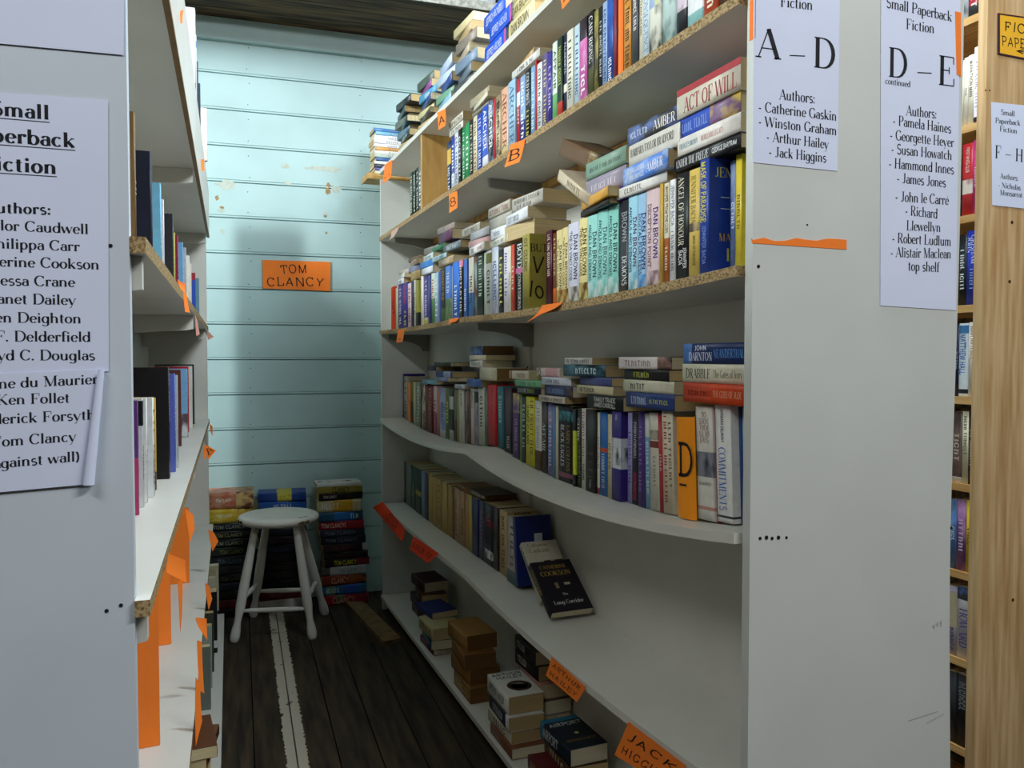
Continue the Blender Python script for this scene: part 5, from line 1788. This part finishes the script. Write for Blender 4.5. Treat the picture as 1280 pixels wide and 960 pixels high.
# strips of orange tape
for cs, lab, z in (([(938.5, 297.5), (941, 300), (1058, 299), (1058, 312), (940, 304)], 'ragged strip of orange tape low across the white end panel', 0), ([(935.5, -30), (942, -30), (942, 47), (935.5, 46)], 'upright orange tape strip on the aisle side edge of the white end panel', 1),
                   ([(1193.5, 14), (1201, 16), (1201, 96), (1195.5, 93)], 'upright orange tape strip on the outer edge of the white end panel', 2)):
    P = (0, 1.0299 if z == 0 else 1.0292, 0)
    pts = [atp(px, py, P, NY) for px, py in cs]
    if z == 0:
        a, c = pts[1], pts[2]
        top = [a + (c - a) * (q / 9) + Vector((0, 0, .004 * math.sin(q * 1.9) * (1 - q / 12))) for q in range(10)]
        pts = [pts[0]] + top + pts[3:]
    mb = MB()
    pts = [Vector((max(p.x, .7935) if z == 1 else p.x, p.y, p.z)) for p in pts]
    mb.prism(pts[::-1], (0, -.0006, 0))
    if z == 1:
        mb.box((.7925, 1.0286, pts[3].z), (.793, 1.042, pts[0].z))
    tag(mb.build('tape_strip', ORANGE), lab, 'tape')

# the card on the back wall
WN = WF.to_3x3() @ Vector((0, -1, 0))
WP = WF @ Vector((0, WALL_Y - .004, 0))
sheet('wall_card', [(328.5, 360.5), (413, 364), (413, 327.5), (328, 325)], WP, WN, 'orange handwritten card pinned to the teal board wall', 'sign', ORANGE, [
    ('TOM', (351, 342.5), (384.5, 341), 10.5, 'hand'), ('CLANCY', (333.5, 357), (404.5, 358), 10.5, 'hand')], MARKER, .003)

# left panel sheets
LN = LF.to_3x3() @ Vector((0, -1, 0))
LP = LF @ Vector((0, -.023, 0))
sheet('printed_sheet', [(-60, 49), (154.5, 69), (156, -60), (-60, -60)], LP, LN, 'bottom of a white sheet at the top of the left end panel', 'sign', PAPER)
S = 1.22
sheet('printed_sheet', [(-75, 470), (136, 464), (135, 125), (-75, 111)], LP, LN, 'big printed white author list on the left end panel, upper page', 'sign', PAPER, [
    ('Small', None, (62, 149.5), 18, 'bold', .0, S, 'u'), ('Paperback', None, (94, 184.5), 18, 'bold', .0, S, 'u'), ('Fiction', None, (71, 217.5), 18, 'bold', .0, S, 'u'),
    ('Authors:', None, (64, 268), 13, 'bold', .02, S),
    ('Taylor Caudwell', None, (111, 292.5), 12.5, 'serif', .0, S), ('Philippa Carr', None, (100, 314), 12.5, 'serif', .0, S), ('Catherine Cookson', None, (124.5, 336.7), 12.5, 'serif', .0, S),
    ('Vanessa Crane', None, (94, 358.5), 12.5, 'serif', .0, S), ('Janet Dailey', None, (95, 381), 12.5, 'serif', .0, S), ('Len Deighton', None, (102, 404), 12.5, 'serif', .0, S),
    ('R. F. Delderfield', None, (113.5, 427), 12.5, 'serif', .0, S), ('Lloyd C. Douglas', None, (119, 450), 12.5, 'serif', .0, S)])
low = sheet('printed_sheet', [(-75, 622), (112, 605), (127, 462), (-75, 470)], LF @ Vector((0, -.0245, 0)), LN, 'lower page of the left author list with its edge curling off the panel', 'sign', PAPER, [
    ('Daphne du Maurier', None, (123, 479.5), 12.5, 'serif', .045, S), ('Ken Follet', None, (87.5, 503), 12.5, 'serif', .02, S), ('Frederick Forsyth', None, (119.5, 524), 12.5, 'serif', .03, S),
    ('Tom Clancy', None, (95.5, 551), 12.5, 'serif', .05, S), ('(against wall)', None, (100, 576), 12.5, 'serif', .06, S)])
# the curled margin of that page
a, c = [atp(px, py, LF @ Vector((0, -.0245, 0)), LN) for px, py in ((127, 462), (112, 605))]
mb = MB()
o0 = low.matrix_world.translation
xr = LF.to_3x3() @ Vector((1, 0, 0))
prev = None
for k in range(9):
    ang = R(-90 + 250 * k / 8)
    r = .0055
    d = xr * (r * math.cos(ang)) + LN * (r + r * math.sin(ang))
    cur = mb.add([a + d * .6 - o0, c + d - o0])
    if prev is not None:
        mb.face((prev, cur, cur + 1, prev + 1), 0, True)
    prev = cur
bpy.context.view_layer.update()
mb.build('curled_edge', PAPER, low)

# pine bookcase signs
PP = (0, PY - .0008, 0)
sheet('shelf_sign', [(1247, 67.5), (1330, 84), (1331, 28), (1247, 16)], PP, NY, 'orange handwritten arrow sign with dark border on the pine bookcase', 'sign', plain('f0b42a', .7, .95, 14, 'amber_card'), [
    ('FICTION', (1255, 38), (1322, 47), 11, 'hand'), ('PAPERBACKS', (1252, 57), (1326, 67), 10.5, 'hand'), ('<', (1268, 67), (1308, 72), 9, 'hand')], MARKER, .001)
ss = bpy.data.objects['shelf_sign']
mb = MB()
bpy.context.view_layer.update()
q = [atp(px, py, (0, PY - .0024, 0), NY) - ss.matrix_world.translation for px, py in ((1247, 67.5), (1330, 84), (1331, 28), (1247, 16))]
cc = sum(q, Vector()) / 4
for i in range(4):
    A, B = q[i], q[(i + 1) % 4]
    mb.quad(A, B, B + (cc - B) * .07, A + (cc - A) * .07)
mb.build('dark_border', plain('3a2230', .7, .9, 20, 'dark_border_ink'), ss)
sheet('printed_sheet', [(1240, 256.5), (1330, 266), (1330, 137), (1238.5, 127.5)], PP, NY, 'printed white sheet headed F to H on the pine bookcase', 'sign', PAPER, [
    ('Small', (1251, 143), (1268.5, 145.5), 6.5, 'serif'), ('Paperback', (1244, 153.5), (1275.5, 157), 6.5, 'serif'), ('Fiction', (1249.5, 164), (1271.5, 167), 6.5, 'serif'),
    ('F ~ H', (1243.5, 197.5), (1279, 202.5), 15.5, 'serif'), ('Authors:', (1250, 223), (1273, 226), 6.5, 'serif'), ('- Nicholas', (1248, 234), (1276, 238), 6.5, 'serif'), ('Monsarrat', (1250, 243.5), (1278, 247), 6.5, 'serif')])

# ------------------------------------------------------------------ stool
st = thing('stool', 'white painted round wooden stool with worn seat edge in front of the book stacks', 'stool', T(.315, 3.575, 0))
mb = MB()
SH = .505
prof = [(0, .150), (.10, .158), (.3, .166), (.6, .168), (.85, .162), (1.0, .150), (1.02, .10), (1.0, .001)]
mb.lathe([(0, .001)] + prof, (0, 0, SH - .034), (0, 0, SH), 40)
mb.build('seat', STOOLW, st)
mb = MB()
for a0, a1, r, z in ((-68, -48, .1665, SH - .020), (188, 206, .1668, SH - .016)):
    for k in range(6):
        A, B = R(a0 + (a1 - a0) * k / 6), R(a0 + (a1 - a0) * (k + 1) / 6)
        w = .004 + .004 * math.sin(k * 2.1) ** 2
        mb.quad((r * 1.012 * math.cos(A), r * 1.012 * math.sin(A), z - w), (r * 1.012 * math.cos(B), r * 1.012 * math.sin(B), z - w), (r * 1.012 * math.cos(B), r * 1.012 * math.sin(B), z + w), (r * 1.012 * math.cos(A), r * 1.012 * math.sin(A), z + w))
for k in range(4):
    A = R(-62 + k * 5)
    mb.box((.148 * math.cos(A) - .005, .148 * math.sin(A) - .003, SH - .001), (.148 * math.cos(A) + .005, .148 * math.sin(A) + .003, SH + .0006))
mb.build('worn_patch', plain('6a5a44', .8, .7, 60, 'worn_bare_wood'), st)
FEET = [(-.190, -.085), (.118, -.165), (.215, .150), (-.095, .235)]
legs = []
for fx, fy in FEET:
    l = math.hypot(fx, fy)
    top = Vector((fx / l * .105, fy / l * .105, SH - .030))
    foot = Vector((fx, fy, 0.0))
    mb = MB()
    mb.lathe([(0, .014), (.02, .019), (.06, .0205), (.11, .018), (.17, .0135), (.21, .0145), (.3, .0195), (.45, .0205), (.65, .0185), (.85, .0155), (1, .0135)], foot, top, 18)
    mb.build('leg', STOOLW, st)
    legs.append((foot, top))


def on_leg(i, z):
    f_, t_ = legs[i]
    return f_ + (t_ - f_) * (z / t_.z)


for i, j, z in ((0, 1, .125), (1, 2, .165), (2, 3, .125), (3, 0, .165)):
    A, B = on_leg(i, z), on_leg(j, z)
    mb = MB()
    mb.lathe([(0, .007), (.2, .0095), (.5, .0105), (.8, .0095), (1, .007)], A, B, 12)
    mb.build('stretcher', STOOLW, st)

bpy.context.view_layer.update()

# ------------------------------------------------------------------ the smallest paperbacks in view become one mass
from mathutils.bvhtree import BVHTree
VS, PS, OWN = [], [], []
for ob in COL.objects:
    if ob.type == 'MESH':
        top = ob
        while top.parent:
            top = top.parent
        k0, Mw = len(VS), ob.matrix_world
        VS += [Mw @ v.co for v in ob.data.vertices]
        for pl in ob.data.polygons:
            PS.append([k0 + q for q in pl.vertices])
            OWN.append(top.name)
tree = BVHTree.FromPolygons(VS, PS)
hits = {}
org = Vector(CAM)
for iy in range(0, 960, 3):
    for ix in range(0, 1280, 3):
        idx = tree.ray_cast(org, Vector(ray(ix + 1.5, iy + 1.5)).normalized())[2]
        if idx is not None:
            hits[OWN[idx]] = hits.get(OWN[idx], 0) + 1
paper = sorted([o for o in bpy.data.objects if o.parent is None and o.name.startswith('paperback_book')], key=lambda o: -hits.get(o.name, 0))
mass, mats, slot = MB(), [], {}
for root in paper[300:]:
    for ch in list(root.children):
        if hits.get(root.name, 0) > 0:
            Mw = ch.matrix_world
            base = mass.add([Mw @ v.co for v in ch.data.vertices])
            for pl in ch.data.polygons:
                mt = ch.data.materials[pl.material_index]
                if mt.name not in slot:
                    slot[mt.name] = len(mats)
                    mats.append(mt)
                mass.face([base + q for q in pl.vertices], slot[mt.name], pl.use_smooth)
        bpy.data.objects.remove(ch)
    bpy.data.objects.remove(root)
o = tag(mass.build('small_paperbacks', mats), 'the least visible paperbacks, deep in the piles and in gaps between larger ones', 'books')
o['kind'] = 'stuff'
